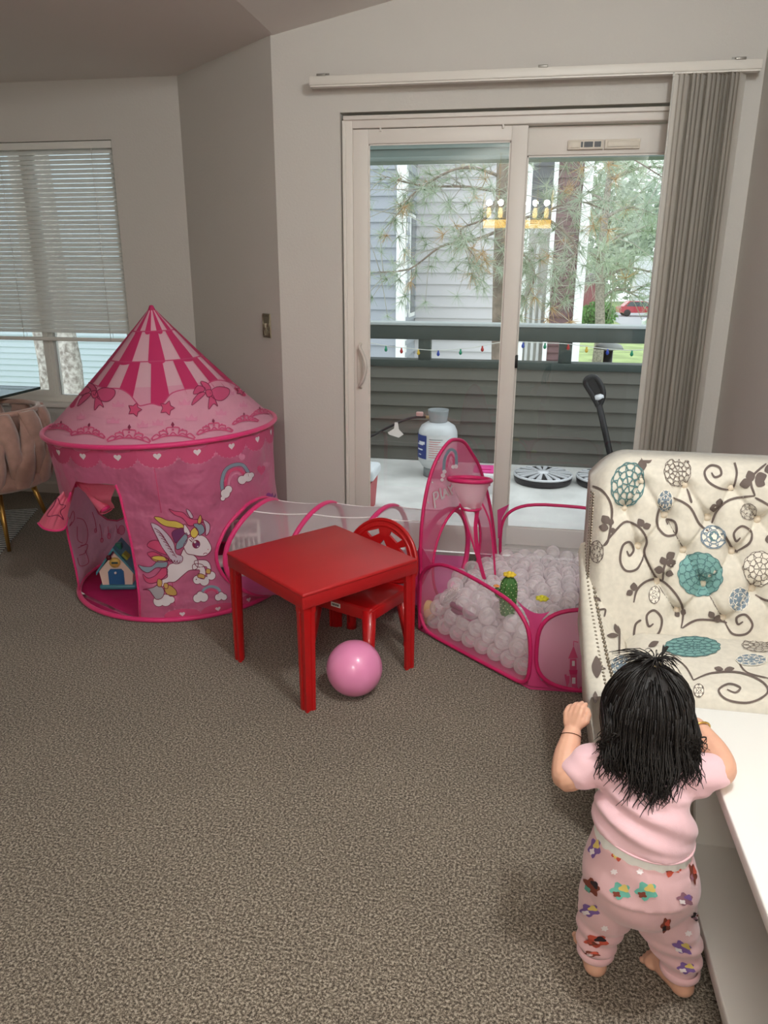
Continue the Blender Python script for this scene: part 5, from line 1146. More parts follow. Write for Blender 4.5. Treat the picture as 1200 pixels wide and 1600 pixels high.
# ------------------------------------------------------------------ floral armchair
def linen_mat():
    m = mat('floral_linen', (216, 209, 196), .85, spec=.2, sheen=.2, vary=(70, .05), bump=(420, .25, .001)); return m
linen = linen_mat(); brn = mat('print_taupe', (104, 91, 86), .8); tealp = mat('print_teal', (122, 166, 162), .8); tealo = mat('print_deep_teal', (84, 120, 122), .8); blup = mat('print_slate_blue', (122, 138, 152), .8); crm = mat('print_cream', (240, 233, 220), .8); CM = [linen, brn, tealp, tealo, blup, crm]
ac = thing('armchair', 'cream armchair with tufted back and blue brown floral print', 'armchair', (.56, 2.0, 0))
Kc = 3.4286
def gc(x, y): return (850+x/Kc, 690+y/Kc)
btn_px = [(530, 225), (435, 372), (765, 245), (1015, 262), (655, 410), (890, 425), (1160, 435), (510, 580), (755, 600), (1020, 605), (612, 770), (865, 785), (1130, 810), (722, 930), (970, 972)]
AX0, AX1 = .226, .898
def ztop(u): e = min(u, 1-u); return .894-.075*max(0, 1-e/.17)**2.2
def back0(u, v):
    x = AX0+(AX1-AX0)*u; z = .34+(ztop(u)-.34)*v; e = min(u, 1-u)
    y = 1.985+(z-.34)*.27+.06*max(0, 1-e/.06)**2+.07*max(0, (v-.90)/.10)**2-.03*math.sin(PI*min(1, e/.3)*.5)*0
    return np.array([x, y, z])
def inv_back(px_):
    u, v = .5, .6
    for _ in range(40):
        p = np.array(proj(back0(u, v))); e = np.array(px_)-p
        J = np.array([(np.array(proj(back0(u+1e-4, v)))-p)/1e-4, (np.array(proj(back0(u, v+1e-4)))-p)/1e-4]).T; s = np.linalg.solve(J, e); u += .8*s[0]; v += .8*s[1]; u = min(1.2, max(0.001, u)); v = min(.99, max(.01, v))
    return u, v
BT = [back0(*inv_back(gc(*p)))[[0, 2]] for p in btn_px]
# continue the diamond grid to the right, outside the frame
step_x = .131; ext = [(b[0]+step_x*k, b[1]) for b in BT for k in (1, 2) if b[0]+step_x*k < AX1-.04 and min(abs(b[0]+step_x*k-c[0])+abs(b[1]-c[1]) for c in BT) > .07]
for e_ in ext:
    if min([abs(e_[0]-c[0])+abs(e_[1]-c[1]) for c in BT]) > .07: BT.append(np.array(e_))
BT = np.array(BT); CRS = []
for i in range(len(BT)):
    for j in range(i):
        d_ = BT[i]-BT[j]
        if .03 < abs(d_[0]) < .10 and .03 < abs(d_[1]) < .12: CRS.append((BT[i], BT[j]))
def backS(u, v):
    p = back0(u, v); q_ = p[[0, 2]]; d_ = np.linalg.norm(BT-q_, axis=1); y = .026*np.exp(-(d_/.024)**2).sum()+.012*np.exp(-(d_/.05)**2).sum()
    cr = 0
    for a, b in CRS:
        t = np.clip(np.dot(q_-a, b-a)/np.dot(b-a, b-a), 0, 1); cr = max(cr, math.exp(-(np.linalg.norm(a+(b-a)*t-q_)/.0065)**2))
    p[1] += y+.013*cr-.012; return p
bk_ = MB(); NU, NVv = 120, 120
F_ = [backS(i/NU, j/NVv) for j in range(NVv+1) for i in range(NU+1)]; Rr = [(AX0+.004+(AX1-AX0-.008)*i/NU, 2.25+.07*(j/NVv), .34+(ztop(i/NU)-.34-.004)*j/NVv) for j in range(NVv+1) for i in range(NU+1)]
bk_.add(F_, [(j*(NU+1)+i, j*(NU+1)+i+1, (j+1)*(NU+1)+i+1, (j+1)*(NU+1)+i) for j in range(NVv) for i in range(NU)], 0, True)
bvb = bk_.bvh(); n0 = len(bk_.v); b_ = n0
bk_.v += [tuple(map(float, p)) for p in Rr]
def addf(fs): bk_.f.extend(fs); bk_.m.extend([0]*len(fs)); bk_.s.extend([True]*len(fs))
addf([(b_+j*(NU+1)+i, b_+(j+1)*(NU+1)+i, b_+(j+1)*(NU+1)+i+1, b_+j*(NU+1)+i+1) for j in range(NVv) for i in range(NU)])
W1 = NU+1
addf([(j*W1, (j+1)*W1, b_+(j+1)*W1, b_+j*W1) for j in range(NVv)]+[(j*W1+NU, b_+j*W1+NU, b_+(j+1)*W1+NU, (j+1)*W1+NU) for j in range(NVv)]+[(NVv*W1+i, NVv*W1+i+1, b_+NVv*W1+i+1, b_+NVv*W1+i) for i in range(NU)])
# flared arms
def arm_zt(y): return float(np.interp(y, [1.62, 1.8, 1.9, 2.0, 2.1, 2.2], [.425, .455, .49, .525, .575, .62]))
def arm_dx(y): return .036*min(1, max(0, (2.08-y)/.42))
def arm_mesh(side):
    m = MB(); mir = lambda x: x if side < 0 else 1.124-x
    Ys = np.linspace(2.22, 1.66, 22); sec = lambda y: [(.262, .10), (.250, .22), (.226, arm_zt(y)-.09), (.210, arm_zt(y)-.03), (.216, arm_zt(y)-.004), (.232+.5*arm_dx(y), arm_zt(y)+.004), (.247+arm_dx(y), arm_zt(y)-.004), (.275+arm_dx(y)*.9, arm_zt(y)-.035), (.315+arm_dx(y)*.5, arm_zt(y)-.075), (.345, min(.40, arm_zt(y)-.09)), (.355, .30), (.355, .10)]
    vs = []; n = 12
    for k, y in enumerate(Ys):
        sh = .012*max(0, (k-17)/4)**2
        cx = .28
        for x, z in sec(y): vs.append((mir(x+(cx-x)*sh*2), y, z-sh*.3))
    fs = [(k*n+i, k*n+(i+1) % n, (k+1)*n+(i+1) % n, (k+1)*n+i) for k in range(21) for i in range(n)]; fs += [tuple(range(n)), tuple(range(21*n, 22*n))[::-1]]
    m.add(vs, fs, 0, True); return m
# cushion
cu = MB()
def cushS(u, v):
    x = .335+.455*u; y = 1.655+.345*v; e = min(u, 1-u, ); f = min(v, 1-v)
    return (x, y, .455-.028*max(0, 1-e/.10)**2-.03*max(0, 1-f/.10)**2+.012*math.sin(PI*u)*math.sin(PI*v))
cu.grid(cushS, 40, 30); bvs = cu.bvh()
side_ = [cushS(i/40, 0) for i in range(41)]+[cushS(1, j/30) for j in range(1, 31)]+[cushS(1-i/40, 1) for i in range(1, 41)]+[cushS(0, 1-j/30) for j in range(1, 30)]
k = len(side_); vs = [p for p in side_]+[(p[0]+(.56-p[0])*-.02, p[1], .40) for p in side_]+[(p[0], p[1], .345) for p in side_]
cu.add(vs, [(i, k+i, k+(i+1) % k, (i+1) % k) for i in range(k)]+[(k+i, 2*k+i, 2*k+(i+1) % k, k+(i+1) % k) for i in range(k)]+[tuple(range(2*k, 3*k))], 0, True)
la = arm_mesh(-1); bvl = la.bvh()
SURF = {'b': (bk_, bvb), 'a': (la, bvl), 's': (cu, bvs)}
def pst(sf, pts, w=3.6, mi=1, off=.0016, sm=7):
    mb, bv_ = SURF[sf]; C_ = catmull([gc(*p) for p in pts], sm); n = len(C_); stroke(mb, bv_, C_, [w*min(1, .55+.9*min(i, n-1-i)/max(1, n*.25)) for i in range(n)], mi, off)
def pleaf(sf, x, y, L_, ang, mi=1, fat=.42):
    mb, bv_ = SURF[sf]; a = math.radians(ang); ca, sa = math.cos(a), math.sin(a); o = [(0, 0), (.25, fat*.8), (.55, fat), (.8, fat*.6), (1, 0), (.8, -fat*.6), (.55, -fat), (.25, -fat*.8)]
    decal(mb, bv_, catmull([gc(x+L_*(p*ca-r*sa), y+L_*(p*sa+r*ca)) for p, r in o], 3, True), mi, .0022, 5)
def pflower(sf, x, y, rx, ry, fill=None, lc=1, rot=0., rings=((1, 11), (.68, 9), (.38, 6)), lw=1.15):
    mb, bv_ = SURF[sf]; ca, sa = math.cos(rot), math.sin(rot); T_ = lambda p, r: gc(x+rx*p*ca-ry*r*sa, y+rx*p*sa+ry*r*ca)
    ol = []
    for i in range(66): a = 2*PI*i/66; k_ = 1+.07*abs(math.sin(a*rings[0][1]/2)); ol.append(T_(k_*math.cos(a)*.95, k_*math.sin(a)*.95))
    if fill is not None: decal(mb, bv_, ol, fill, .0018, 6)
    stroke(mb, bv_, ol, lw, lc, .0026, closed=True)
    for R_, n in rings:
        for i in range(n):
            a = 2*PI*(i+.5*(R_ < .9))/n; hw = PI/n*.95; r0 = R_-.34
            pts = [(r0*math.cos(a-hw*.6), r0*math.sin(a-hw*.6)), (R_*.9*math.cos(a-hw), R_*.9*math.sin(a-hw)), (R_*.97*math.cos(a), R_*.97*math.sin(a)), (R_*.9*math.cos(a+hw), R_*.9*math.sin(a+hw)), (r0*math.cos(a+hw*.6), r0*math.sin(a+hw*.6))]
            stroke(mb, bv_, catmull([T_(*p) for p in pts], 3), lw, lc, .0028)
pflower('b', 450, 232, 88, 118, None, 3, .25, lw=1.7); pflower('b', 715, 162, 72, 78, None, 1, lw=.9); pflower('b', 648, 320, 40, 62, 4, 5, .1, ((1, 8), (.6, 6)), .9); pflower('b', 908, 512, 66, 60, 5, 4, rings=((1, 8), (.62, 6)), lw=1.7)
pflower('b', 838, 712, 122, 118, 2, 3, .5, ((1, 13), (.74, 11), (.5, 8), (.28, 5)), 1.0); pflower('b', 1155, 682, 88, 95, 5, 1, lw=.9); pflower('b', 1045, 845, 56, 66, 4, 5, .2, ((1, 9), (.6, 6)), .9); pflower('b', 1095, 375, 44, 44, None, 1, rings=((1, 7), (.6, 5)), lw=.7); pflower('b', 590, 822, 30, 46, 5, 1, rings=((1, 7), (.5, 5)), lw=.7); pflower('b', 285, 590, 34, 60, None, 1, rings=((1, 7), (.6, 5)), lw=.9); pflower('b', 1290, 330, 80, 80, 2, 3)
decal(bk_, bvb, [gc(*p) for p in circ((908, 508), 26, 14)], 3, .003, None)
for pts in ([(1015, 262), (940, 250), (880, 215), (860, 165), (892, 130), (938, 140), (948, 178), (915, 192), (897, 168)], [(540, 600), (500, 680), (440, 692), (408, 640), (420, 560), (458, 538), (478, 580), (457, 612), (442, 585)], [(690, 300), (622, 350), (604, 440), (650, 502), (708, 492), (702, 432), (657, 418), (662, 446)], [(1030, 590), (1100, 545), (1112, 490), (1062, 453), (1018, 488), (1028, 532), (1052, 514)], [(545, 1050), (610, 1030), (630, 952), (590, 904), (550, 932), (560, 988), (586, 975)], [(970, 970), (1010, 1030), (1082, 1030), (1116, 982), (1080, 928), (1034, 942), (1040, 978), (1066, 964)]): pst('b', pts)
for pts in ([(320, 555), (380, 480), (440, 430), (510, 460), (552, 530), (540, 600), (590, 710), (625, 746)], [(480, 862), (500, 790), (560, 742), (632, 745), (702, 812), (746, 900), (735, 1000)], [(690, 300), (780, 350), (830, 440), (880, 482)], [(900, 440), (930, 370), (1000, 312), (1130, 290)], [(970, 500), (1010, 570), (1040, 592)], [(262, 238), (320, 270), (362, 360), (345, 520), (318, 560)], [(765, 250), (790, 330)], [(1015, 100), (1032, 170), (1015, 250)], [(740, 1000), (820, 956), (930, 960), (982, 972)], [(1130, 822), (1200, 852), (1300, 860)], [(640, 742), (640, 685), (662, 620)], [(500, 95), (600, 72)], [(770, 110), (830, 80)], [(1130, 290), (1110, 200), (1190, 120)], [(1040, 95), (1120, 98), (1200, 92)], [(1130, 300), (1200, 340), (1280, 420)], [(480, 1045), (490, 980), (520, 955)]): pst('b', pts)
for pts in ([(530, 230), (515, 100)], [(655, 410), (760, 590)], [(765, 600), (865, 785)], [(870, 800), (930, 900), (975, 970)], [(612, 770), (720, 930)]): pst('b', pts, 1.4)  # thin dark lines painted along the tuft creases from button to button
for x, y, L_, an in ((530, 455, 48, 240), (530, 460, 44, -20), (520, 100, 60, 80), (520, 98, 70, -15), (640, 690, 50, 190), (645, 660, 46, 250), (655, 625, 52, -35), (655, 660, 54, -20), (650, 700, 46, 15), (935, 350, 50, 170), (935, 350, 46, -80), (475, 800, 40, 150), (480, 800, 46, 270), (905, 945, 42, 240), (905, 945, 50, 10), (725, 940, 40, 230), (740, 930, 36, 300), (1110, 220, 62, 170), (1115, 215, 60, 250), (1130, 205, 66, -20), (1130, 205, 60, 30), (1180, 160, 60, -20), (345, 465, 50, 190), (345, 440, 54, 235), (350, 450, 40, 290), (350, 480, 36, -10), (1200, 500, 50, 80)): pleaf('b', x, y, L_, an)
pflower('a', 362, 812, 62, 150, 5, 3, -.62, ((1, 9), (.62, 7)), 1.5); pflower('a', 410, 1205, 60, 62, 4, 5, rings=((1, 8), (.6, 6)), lw=1.2)
for pts in ([(400, 1150), (402, 1020), (390, 900)], [(285, 850), (330, 860), (390, 900)], [(320, 940), (325, 900), (285, 905)], [(270, 1200), (330, 1220)]): pst('a', pts, 3.0)
for x, y, L_, an in ((395, 1040, 62, 180), (395, 1030, 56, 250), (300, 850, 40, 200), (310, 855, 44, 300), (285, 1270, 120, 268), (275, 1400, 60, 270)): pleaf('a', x, y, L_, an, fat=.22)
pflower('s', 795, 1102, 150, 54, 2, 3, 0, ((1, 15), (.74, 12), (.5, 9), (.28, 5)), .9); pflower('s', 1110, 1172, 82, 32, 4, 5, 0, ((1, 9), (.6, 6)), .8); pflower('s', 1160, 1092, 100, 38, None, 1, lw=.7); pflower('s', 828, 1336, 28, 34, 5, 1, rings=((1, 6), (.5, 4)), lw=.8)
pst('s', [(800, 1280), (900, 1242), (1050, 1240), (1170, 1290), (1195, 1350), (1100, 1398), (985, 1385), (935, 1335), (990, 1300), (1050, 1320), (1025, 1346), (980, 1330)], 3.4); pst('s', [(1045, 1190), (1090, 1240), (1200, 1270)], 2.6); pst('s', [(690, 1150), (760, 1210), (800, 1280)], 2.4)
for x, y, L_, an in ((960, 1225, 50, 190), (965, 1228, 56, -10), (560, 1100, 60, -25)): pleaf('s', x, y, L_, an, fat=.25)
bk_.build('back', CM, ac); la.build('arm', CM, ac); arm_mesh(1).build('arm', CM, ac); cu.build('seat_cushion', CM, ac)
q = MB(); q.box2((.268, 1.67, .10), (.856, 2.27, .345), bevel=.012); q.build('seat_base', linen, ac)
for x in (.30, .82):
    for y in (1.71, 2.22):
        q = MB(); q.lathe([(.016, 0), (.026, .1), (0, .1)], 12, (x, y, 0)); q.build('leg', mat('dark_wood', (58, 40, 32), .5), ac)
q = MB(); q.lathe([(0, .008), (.006, .0075), (.0105, .003), (.011, -.004)], 14); b0 = None
for b in BT:
    x_, z_ = b; u_ = (x_-AX0)/(AX1-AX0); v_ = (z_-.34)/(ztop(u_)-.34); p = backS(u_, min(1, v_))
    if b0 is None: b0 = q.build('button', mat('button_ivory', (226, 212, 192), .5), ac, world=False); o = b0
    else: o = b0.copy(); COL.objects.link(o); o.parent = ac
    o.location = Vector(p)-ac.location+Vector((0, -.006, 0)); o.rotation_euler = (math.radians(90), 0, 0)
nm = mat('nailhead_pewter', (150, 140, 126), .3, metal=.8); q = MB()
ys = np.linspace(2.19, 1.67, 40)
for y in ys: q.ball((.243+arm_dx(y), y, arm_zt(y)+.0005), .0052, 8, 6); 
for y in ys[::1]: q.ball((.2285+.75*arm_dx(y), y+.005, arm_zt(y)+.0035), .004, 8, 6)
for v in np.linspace(.42, .93, 34): p = back0(.012, v); q.ball((p[0]-.002, p[1]-.006, p[2]), .0046, 8, 6); q.ball((p[0]-.006, p[1]+.012, p[2]), .004, 8, 6)
for z in np.linspace(.12, .375, 18): q.ball((.290, 1.661, z), .0052, 8, 6)
q.build('nailhead_trim', nm, ac)['kind'] = 'stuff'

# ------------------------------------------------------------------ dining chair, glass table, rug
dc = thing('dining_chair', 'dusty pink velvet barrel chair with woven straps and gold legs', 'chair', (-2.70, 3.47, 0)); vel = mat('blush_velvet', (176, 140, 128), .75, sheen=.7, vary=(18, .12)); gold = mat('brushed_gold', (190, 150, 84), .35, metal=.9)
DX, DYc, DR = -2.70, 3.47, .285
q = MB(); q.lathe([(0, .30), (.22, .30), (.27, .325), (.272, .36), (.24, .40), (.2, .44), (0, .455)], 40, (DX, DYc, 0)); q.build('seat', vel, dc)
def dstrap(th0, lean, par):
    m = MB(); n = 16; vs = []
    for i in range(n+1):
        t = i/n; a = th0+lean*(t-.5); hw = .20*(1-.38*math.exp(-((t-.5)/.16)**2)); bulge = .018*math.sin(PI*t); wv = .010*par*math.cos(PI*t)
        r = DR+bulge+wv-.02*(1-t)**2-.012*max(0, (t-.9)/.1); z = .325+.385*t-(.018*math.cos(a+PI)*0)+.02*math.cos(a)*t*0
        for k_ in (-1, -.5, 0, .5, 1): vs.append((DX+(r-.012*abs(k_)**3)*math.cos(a+hw*k_), DYc+(r-.012*abs(k_)**3)*math.sin(a+hw*k_), z))
    off = len(vs); vs2 = []
    for i in range(n+1):
        t = i/n; a = th0+lean*(t-.5); r = DR-.03-.02*(1-t)**2
        for k_ in (-1, -.5, 0, .5, 1): hw = .15; vs2.append((DX+r*math.cos(a+hw*k_), DYc+r*math.sin(a+hw*k_), .325+.385*t))
    q_ = [(i*5+j, i*5+j+1, (i+1)*5+j+1, (i+1)*5+j) for i in range(n) for j in range(4)]
    m.add(vs+vs2, q_+[tuple(off+x for x in f[::-1]) for f in q_]+[(n*5+j, n*5+j+1, off+n*5+j+1, off+n*5+j) for j in range(4)]+[(i*5, (i+1)*5, off+(i+1)*5, off+i*5) for i in range(n)]+[(i*5+4, off+i*5+4, off+(i+1)*5+4, (i+1)*5+4) for i in range(n)], 0, True)
    m.build('woven_strap', vel, dc)
for k in range(17):
    dstrap(math.radians(-130+260*k/16), .34 if k % 2 else -.34, 1 if k % 2 else -1)
q = MB(); q.tube([(DX+(DR-.035)*math.cos(a), DYc+(DR-.035)*math.sin(a), .705) for a in np.linspace(-2.3, 2.3, 40)], .014, 8); q.build('top_band', vel, dc)
for x, y in ((1, -1), (1, 1), (-1, -1), (-1, 1)):
    q = MB(); q.tube([(DX+x*.10, DYc+y*.13, .31), (DX+x*.155+.0, DYc+y*.19, 0)], [.016, .009], 10); q.build('leg', gold, dc)
gt = thing('glass_table', 'dark edged glass dining table top near the window', 'table', (-3.2, 3.3, 0)); tg = glass_mat('table_glass', (206, 224, 220), .07); te = mat('glass_edge', (42, 58, 56), .2, spec=.7)
q = MB(); q.box2((-3.70, 2.55, .738), (-2.702, 3.95, .750)); q.build('glass_top', tg, gt)
q = MB()
for a, b in (((-3.702, 2.548, .737), (-2.70, 2.553, .751)), ((-3.702, 3.947, .737), (-2.70, 3.952, .751)), ((-3.702, 2.548, .737), (-3.697, 3.952, .751)), ((-2.705, 2.548, .737), (-2.70, 3.952, .751))): q.box2(a, b)
q.build('glass_rim', te, gt)
for y in (2.85, 3.65):
    q = MB(); q.lathe([(.14, 0), (.14, .015), (.03, .03), (.028, .73), (.09, .738)], 20, (-3.35, y, 0)); q.build('pedestal', gold, gt)
def rug_mat():
    m = bpy.data.materials.new('striped_rug'); m.use_nodes = True; N = m.node_tree.nodes; L = m.node_tree.links; p = N['Principled BSDF']; co = N.new('ShaderNodeTexCoord'); mp = N.new('ShaderNodeMapping'); mp.inputs['Scale'].default_value = (1, 1, 1)
    w1 = N.new('ShaderNodeTexWave'); w1.inputs['Scale'].default_value = 9; w1.inputs['Distortion'].default_value = 1.2; w1.inputs['Detail'].default_value = 3; w1.inputs['Detail Scale'].default_value = 6
    L.new(co.outputs['Object'], mp.inputs[0]); L.new(mp.outputs[0], w1.inputs[0]); r = N.new('ShaderNodeValToRGB'); r.color_ramp.elements[0].color = (*lin((96, 98, 98)), 1); r.color_ramp.elements[0].position = .42; r.color_ramp.elements[1].color = (*lin((204, 206, 202)), 1); r.color_ramp.elements[1].position = .55
    L.new(w1.outputs[0], r.inputs[0]); L.new(r.outputs[0], p.inputs['Base Color']); p.inputs['Roughness'].default_value = .95; return m
q = MB(); rd1 = np.array([.353, -.936]); rd2 = np.array([-.936, -.353]); rp0 = np.array([-2.85, 3.985]); cs_ = [rp0, rp0+rd1*2.0, rp0+rd1*2.0+rd2*1.0, rp0+rd2*1.0]
dc.location.z = .005; gt.location.z = .005
q = MB(); q.box((1.0, -.5, .0025), (2.0, 1.0, .005)); o = q.build('area_rug', rug_mat()); o.location = (rp0[0], rp0[1], 0); o.rotation_euler = (0, 0, math.atan2(rd1[1], rd1[0])); tag(o, 'grey and white striped rug under the dining chair', 'rug')
# ------------------------------------------------------------------ toddler seen from behind
kid = thing('person', 'toddler in pink shirt and patterned pants standing at the white console', 'person', (.30, 1.27, 0))
skin = mat('child_skin', (214, 164, 140), .5, spec=.35, subsurf=.08, vary=(30, .04)); shirt_m = mat('pink_knit', (230, 188, 196), .85, sheen=.3, bump=(500, .2, .001), vary=(9, .03))
pant_m = mat('pink_jersey', (226, 182, 186), .85, sheen=.3, bump=(450, .2, .001)); dia = mat('diaper_white', (240, 238, 234), .8, bump=(60, .4, .002)); hairm = mat('black_hair', (24, 18, 16), .5, spec=.4)
def chain(mb, pts, n=14):
    """tapering limb: (x, y, z, r) knots joined as one smooth tube with round ends"""
    P = [np.array(p, float) for p in pts]; C_ = catmull(P, 5); mb.tube([c[:3] for c in C_], [max(.002, c[3]) for c in C_], n)
    for p in (P[0], P[-1]): mb.ball(tuple(p[:3]), p[3]*.99, n, 8)
def remesh(mb, voxel, smooth=3):
    o = mb.build('tmp_sculpt', skin); md = o.modifiers.new('r', 'REMESH'); md.mode = 'VOXEL'; md.voxel_size = voxel
    dg = bpy.context.evaluated_depsgraph_get(); me = bpy.data.meshes.new_from_object(o.evaluated_get(dg)); bpy.data.objects.remove(o)
    V_ = np.empty(len(me.vertices)*3); me.vertices.foreach_get('co', V_); V_ = V_.reshape(-1, 3); E_ = np.empty(len(me.edges)*2, int); me.edges.foreach_get('vertices', E_); E_ = E_.reshape(-1, 2)
    deg = np.bincount(E_.ravel(), minlength=len(V_))[:, None]
    for _ in range(smooth):
        A = np.zeros_like(V_); np.add.at(A, E_[:, 0], V_[E_[:, 1]]); np.add.at(A, E_[:, 1], V_[E_[:, 0]]); V_ = V_*.4+(A/np.maximum(deg, 1))*.6
    F_l = [tuple(p.vertices) for p in me.polygons]; bpy.data.meshes.remove(me); r = MB(); r.add(V_, F_l, 0, True); return r
# body: one continuous skin
b = MB(); HC = np.array([.283, 1.360, .580])
b.ball(tuple(HC+np.array([0, 0, .012])), (.070, .080, .078), 28, 20); b.ball(tuple(HC+np.array([0, .022, -.028])), (.054, .056, .052), 24, 16)
for s in (-1, 1): b.ball(tuple(HC+np.array([s*.034, .052, -.03])), (.024, .022, .024), 14, 10); b.ball(tuple(HC+np.array([s*.070, .002, -.012])), (.008, .015, .021), 12, 10)
b.ball(tuple(HC+np.array([0, .083, -.018])), (.0095, .011, .009), 12, 8); b.ball(tuple(HC+np.array([0, .077, -.046])), (.016, .007, .006), 12, 8); b.ball(tuple(HC+np.array([0, .066, -.066])), (.016, .014, .011), 12, 8)
chain(b, [(.285, 1.345, .555, .034), (.283, 1.325, .515, .034), (.282, 1.312, .47, .056), (.284, 1.294, .42, .066), (.289, 1.280, .34, .070), (.292, 1.275, .27, .074)], 20)
chain(b, [(.235, 1.312, .485, .040), (.33, 1.314, .485, .040)])
SHL, ELL, WRL = (.188, 1.313, .482, .034), (.137, 1.303, .452, .027), (.150, 1.380, .500, .0195); SHR, ELR, WRR = (.378, 1.316, .480, .035), (.430, 1.335, .487, .028), (.398, 1.425, .517, .0195)
chain(b, [(.225, 1.312, .485, .036), SHL, (.155, 1.303, .462, .030), ELL, (.139, 1.335, .472, .0265), (.146, 1.365, .491, .0215), WRL])
chain(b, [(.345, 1.314, .485, .036), SHR, (.410, 1.322, .482, .031), ELR, (.425, 1.37, .497, .027), (.409, 1.405, .510, .022), WRR])
def hand(w, d, up, side, curl):
    """palm with four fingers of unequal length and a thumb; d along the hand, up the back of the hand, side towards the thumb"""
    w, d, up, side = (np.array(v, float) for v in (w, d, up, side)); d /= np.linalg.norm(d); up -= d*(up@d); up /= np.linalg.norm(up); side = np.cross(up, d)*np.sign(np.cross(up, d)@side)
    for k in (-1, -.33, .33, 1): b.tube([w-d*.006, w+d*.018+side*k*.012, w+d*.034+side*k*.0165], [.0115, .0098, .0072], 10); b.ball(tuple(w+d*.034+side*k*.0165), .0072, 10, 8)
    for k, L_ in ((1, .030), (.33, .034), (-.33, .032), (-1, .025)):
        p = w+d*.034+side*k*.0165; dr_ = d.copy(); pts = [(*p, .0064)]
        for j in range(3):
            a = curl*(.75 if j == 0 else 1.0)*(1+.12*(1-k)); dr_ = dr_*math.cos(a)-up*math.sin(a)*1.0; dr_ /= np.linalg.norm(dr_)
            p = p+dr_*L_*(.42, .33, .25)[j]; pts.append((*p, (.0060, .0056, .0050)[j]))
            upn = up
        b.tube([q_[:3] for q_ in pts], [q_[3] for q_ in pts], 10); [b.ball(q_[:3], q_[3]*.99, 10, 8) for q_ in pts]
    p = w+d*.012+side*.014-up*.003; pts = [(*p, .009), (*(p+side*.013+d*.010-up*.004), .0078), (*(p+side*.014+d*.024-up*.009), .0068), (*(p+side*.009+d*.033-up*.012), .0058)]
    b.tube([q_[:3] for q_ in pts], [q_[3] for q_ in pts], 10); [b.ball(q_[:3], q_[3]*.99, 10, 8) for q_ in pts]
hand((.150, 1.386, .504), (.05, .55, .80), (-.6, -.62, .45), (1, -.3, 0), .5)
hand((.395, 1.432, .520), (-.55, .45, .55), (.75, .25, .45), (-.1, -.4, .8), .35)
HLp, KL, AL = (.243, 1.275, .215, .060), (.233, 1.290, .125, .043), (.227, 1.284, .042, .026); HRp, KR, AR = (.338, 1.272, .215, .062), (.378, 1.276, .120, .044), (.393, 1.266, .040, .027)
chain(b, [(.262, 1.275, .25, .066), HLp, KL, (.229, 1.286, .075, .034), AL]); chain(b, [(.322, 1.275, .25, .066), HRp, KR, (.389, 1.272, .072, .035), AR])
def foot(a, d):
    a = np.array(a); d = np.array(d, float); d /= np.linalg.norm(d); sd = np.array([d[1], -d[0], 0]); R3 = Matrix(((sd[0], d[0], 0), (sd[1], d[1], 0), (0, 0, 1)))
    b.ball((a[0]-d[0]*.008, a[1]-d[1]*.008, .022), (.0245, .026, .0215), 16, 12, rot=R3); b.tube([(a[0], a[1], .028), (a[0]+d[0]*.035, a[1]+d[1]*.035, .0235), (a[0]+d[0]*.068, a[1]+d[1]*.068, .016)], [.0255, .0245, .0175], 14)
    b.ball((a[0]+d[0]*.06, a[1]+d[1]*.06, .0145), (.031, .022, .0135), 16, 10, rot=R3)
    for k, r in ((-1, .0065), (-.5, .0068), (0, .0072), (.5, .0078), (1, .0105)): c = (a[0]+d[0]*(.082-.004*abs(k-.3))+sd[0]*k*.023, a[1]+d[1]*(.082-.004*abs(k-.3))+sd[1]*k*.023, r+.002); b.ball(c, (r, r*1.35, r), 10, 8, rot=R3)
foot(AL[:3], (-.15, 1, 0)); foot(AR[:3], (-.55, .8, 0))
body = remesh(b, .0022, 2); bo = body.build('body', skin, kid); bo['label'] = 'bare arms, hands and feet'
# face, turned to the armchair
ew = mat('eye_white', (240, 238, 234), .2); ir = mat('eye_brown', (44, 26, 18), .2)
for s in (-1, 1):
    q = MB(); q.ball(tuple(HC+np.array([s*.026, .0725, .004])), (.0105, .006, .0085), 14, 10); eo = q.build('eye', ew, kid); q = MB(); q.ball(tuple(HC+np.array([s*.026, .0765, .004])), (.0058, .0035, .006), 12, 8); q.build('iris', ir, eo)
q = MB(); q.ball(tuple(HC+np.array([0, .0835, -.045])), (.013, .003, .0045), 12, 8); q.build('lips', mat('lips_rose', (190, 110, 104), .4), kid)
# shirt
t = MB(); chain(t, [(.283, 1.322, .503, .050), (.282, 1.310, .480, .064), (.284, 1.298, .452, .077), (.286, 1.288, .43, .084)], 24); t.tube([(.284, 1.296, .45), (.286, 1.286, .425), (.287, 1.279, .396), (.287, 1.277, .370)], [.080, .089, .095, .098], 28); chain(t, [(.222, 1.312, .482, .049), (.345, 1.314, .482, .049)], 16)
chain(t, [(.228, 1.312, .478, .047), (.188, 1.312, .479, .043), (.164, 1.305, .466, .038)], 16); chain(t, [(.34, 1.314, .478, .048), (.378, 1.317, .479, .043), (.408, 1.325, .483, .037)], 16)
sh_ = remesh(t, .0042, 4); Vn = np.array(sh_.v); zt_ = Vn[:, 2]
fold = .0046*np.sin(120*(zt_+.35*(Vn[:, 0]-.28)+.3*(Vn[:, 1]-1.3)))*np.clip((.50-zt_)/.04, 0, 1)*np.clip((zt_-.385)/.02, 0, 1)+.0018*np.sin(60*Vn[:, 0]+120*zt_)
cdir = Vn-np.array([.285, 1.29, 0]); cdir[:, 2] = 0; cdir /= np.linalg.norm(cdir, axis=1)[:, None]+1e-6; Vn = Vn+cdir*fold[:, None]
tw_ = (Vn[:, 0]-.285)*-.14; Vn[:, 2] += np.where(zt_ < .45, tw_*np.clip((.45-zt_)/.05, 0, 1), 0)
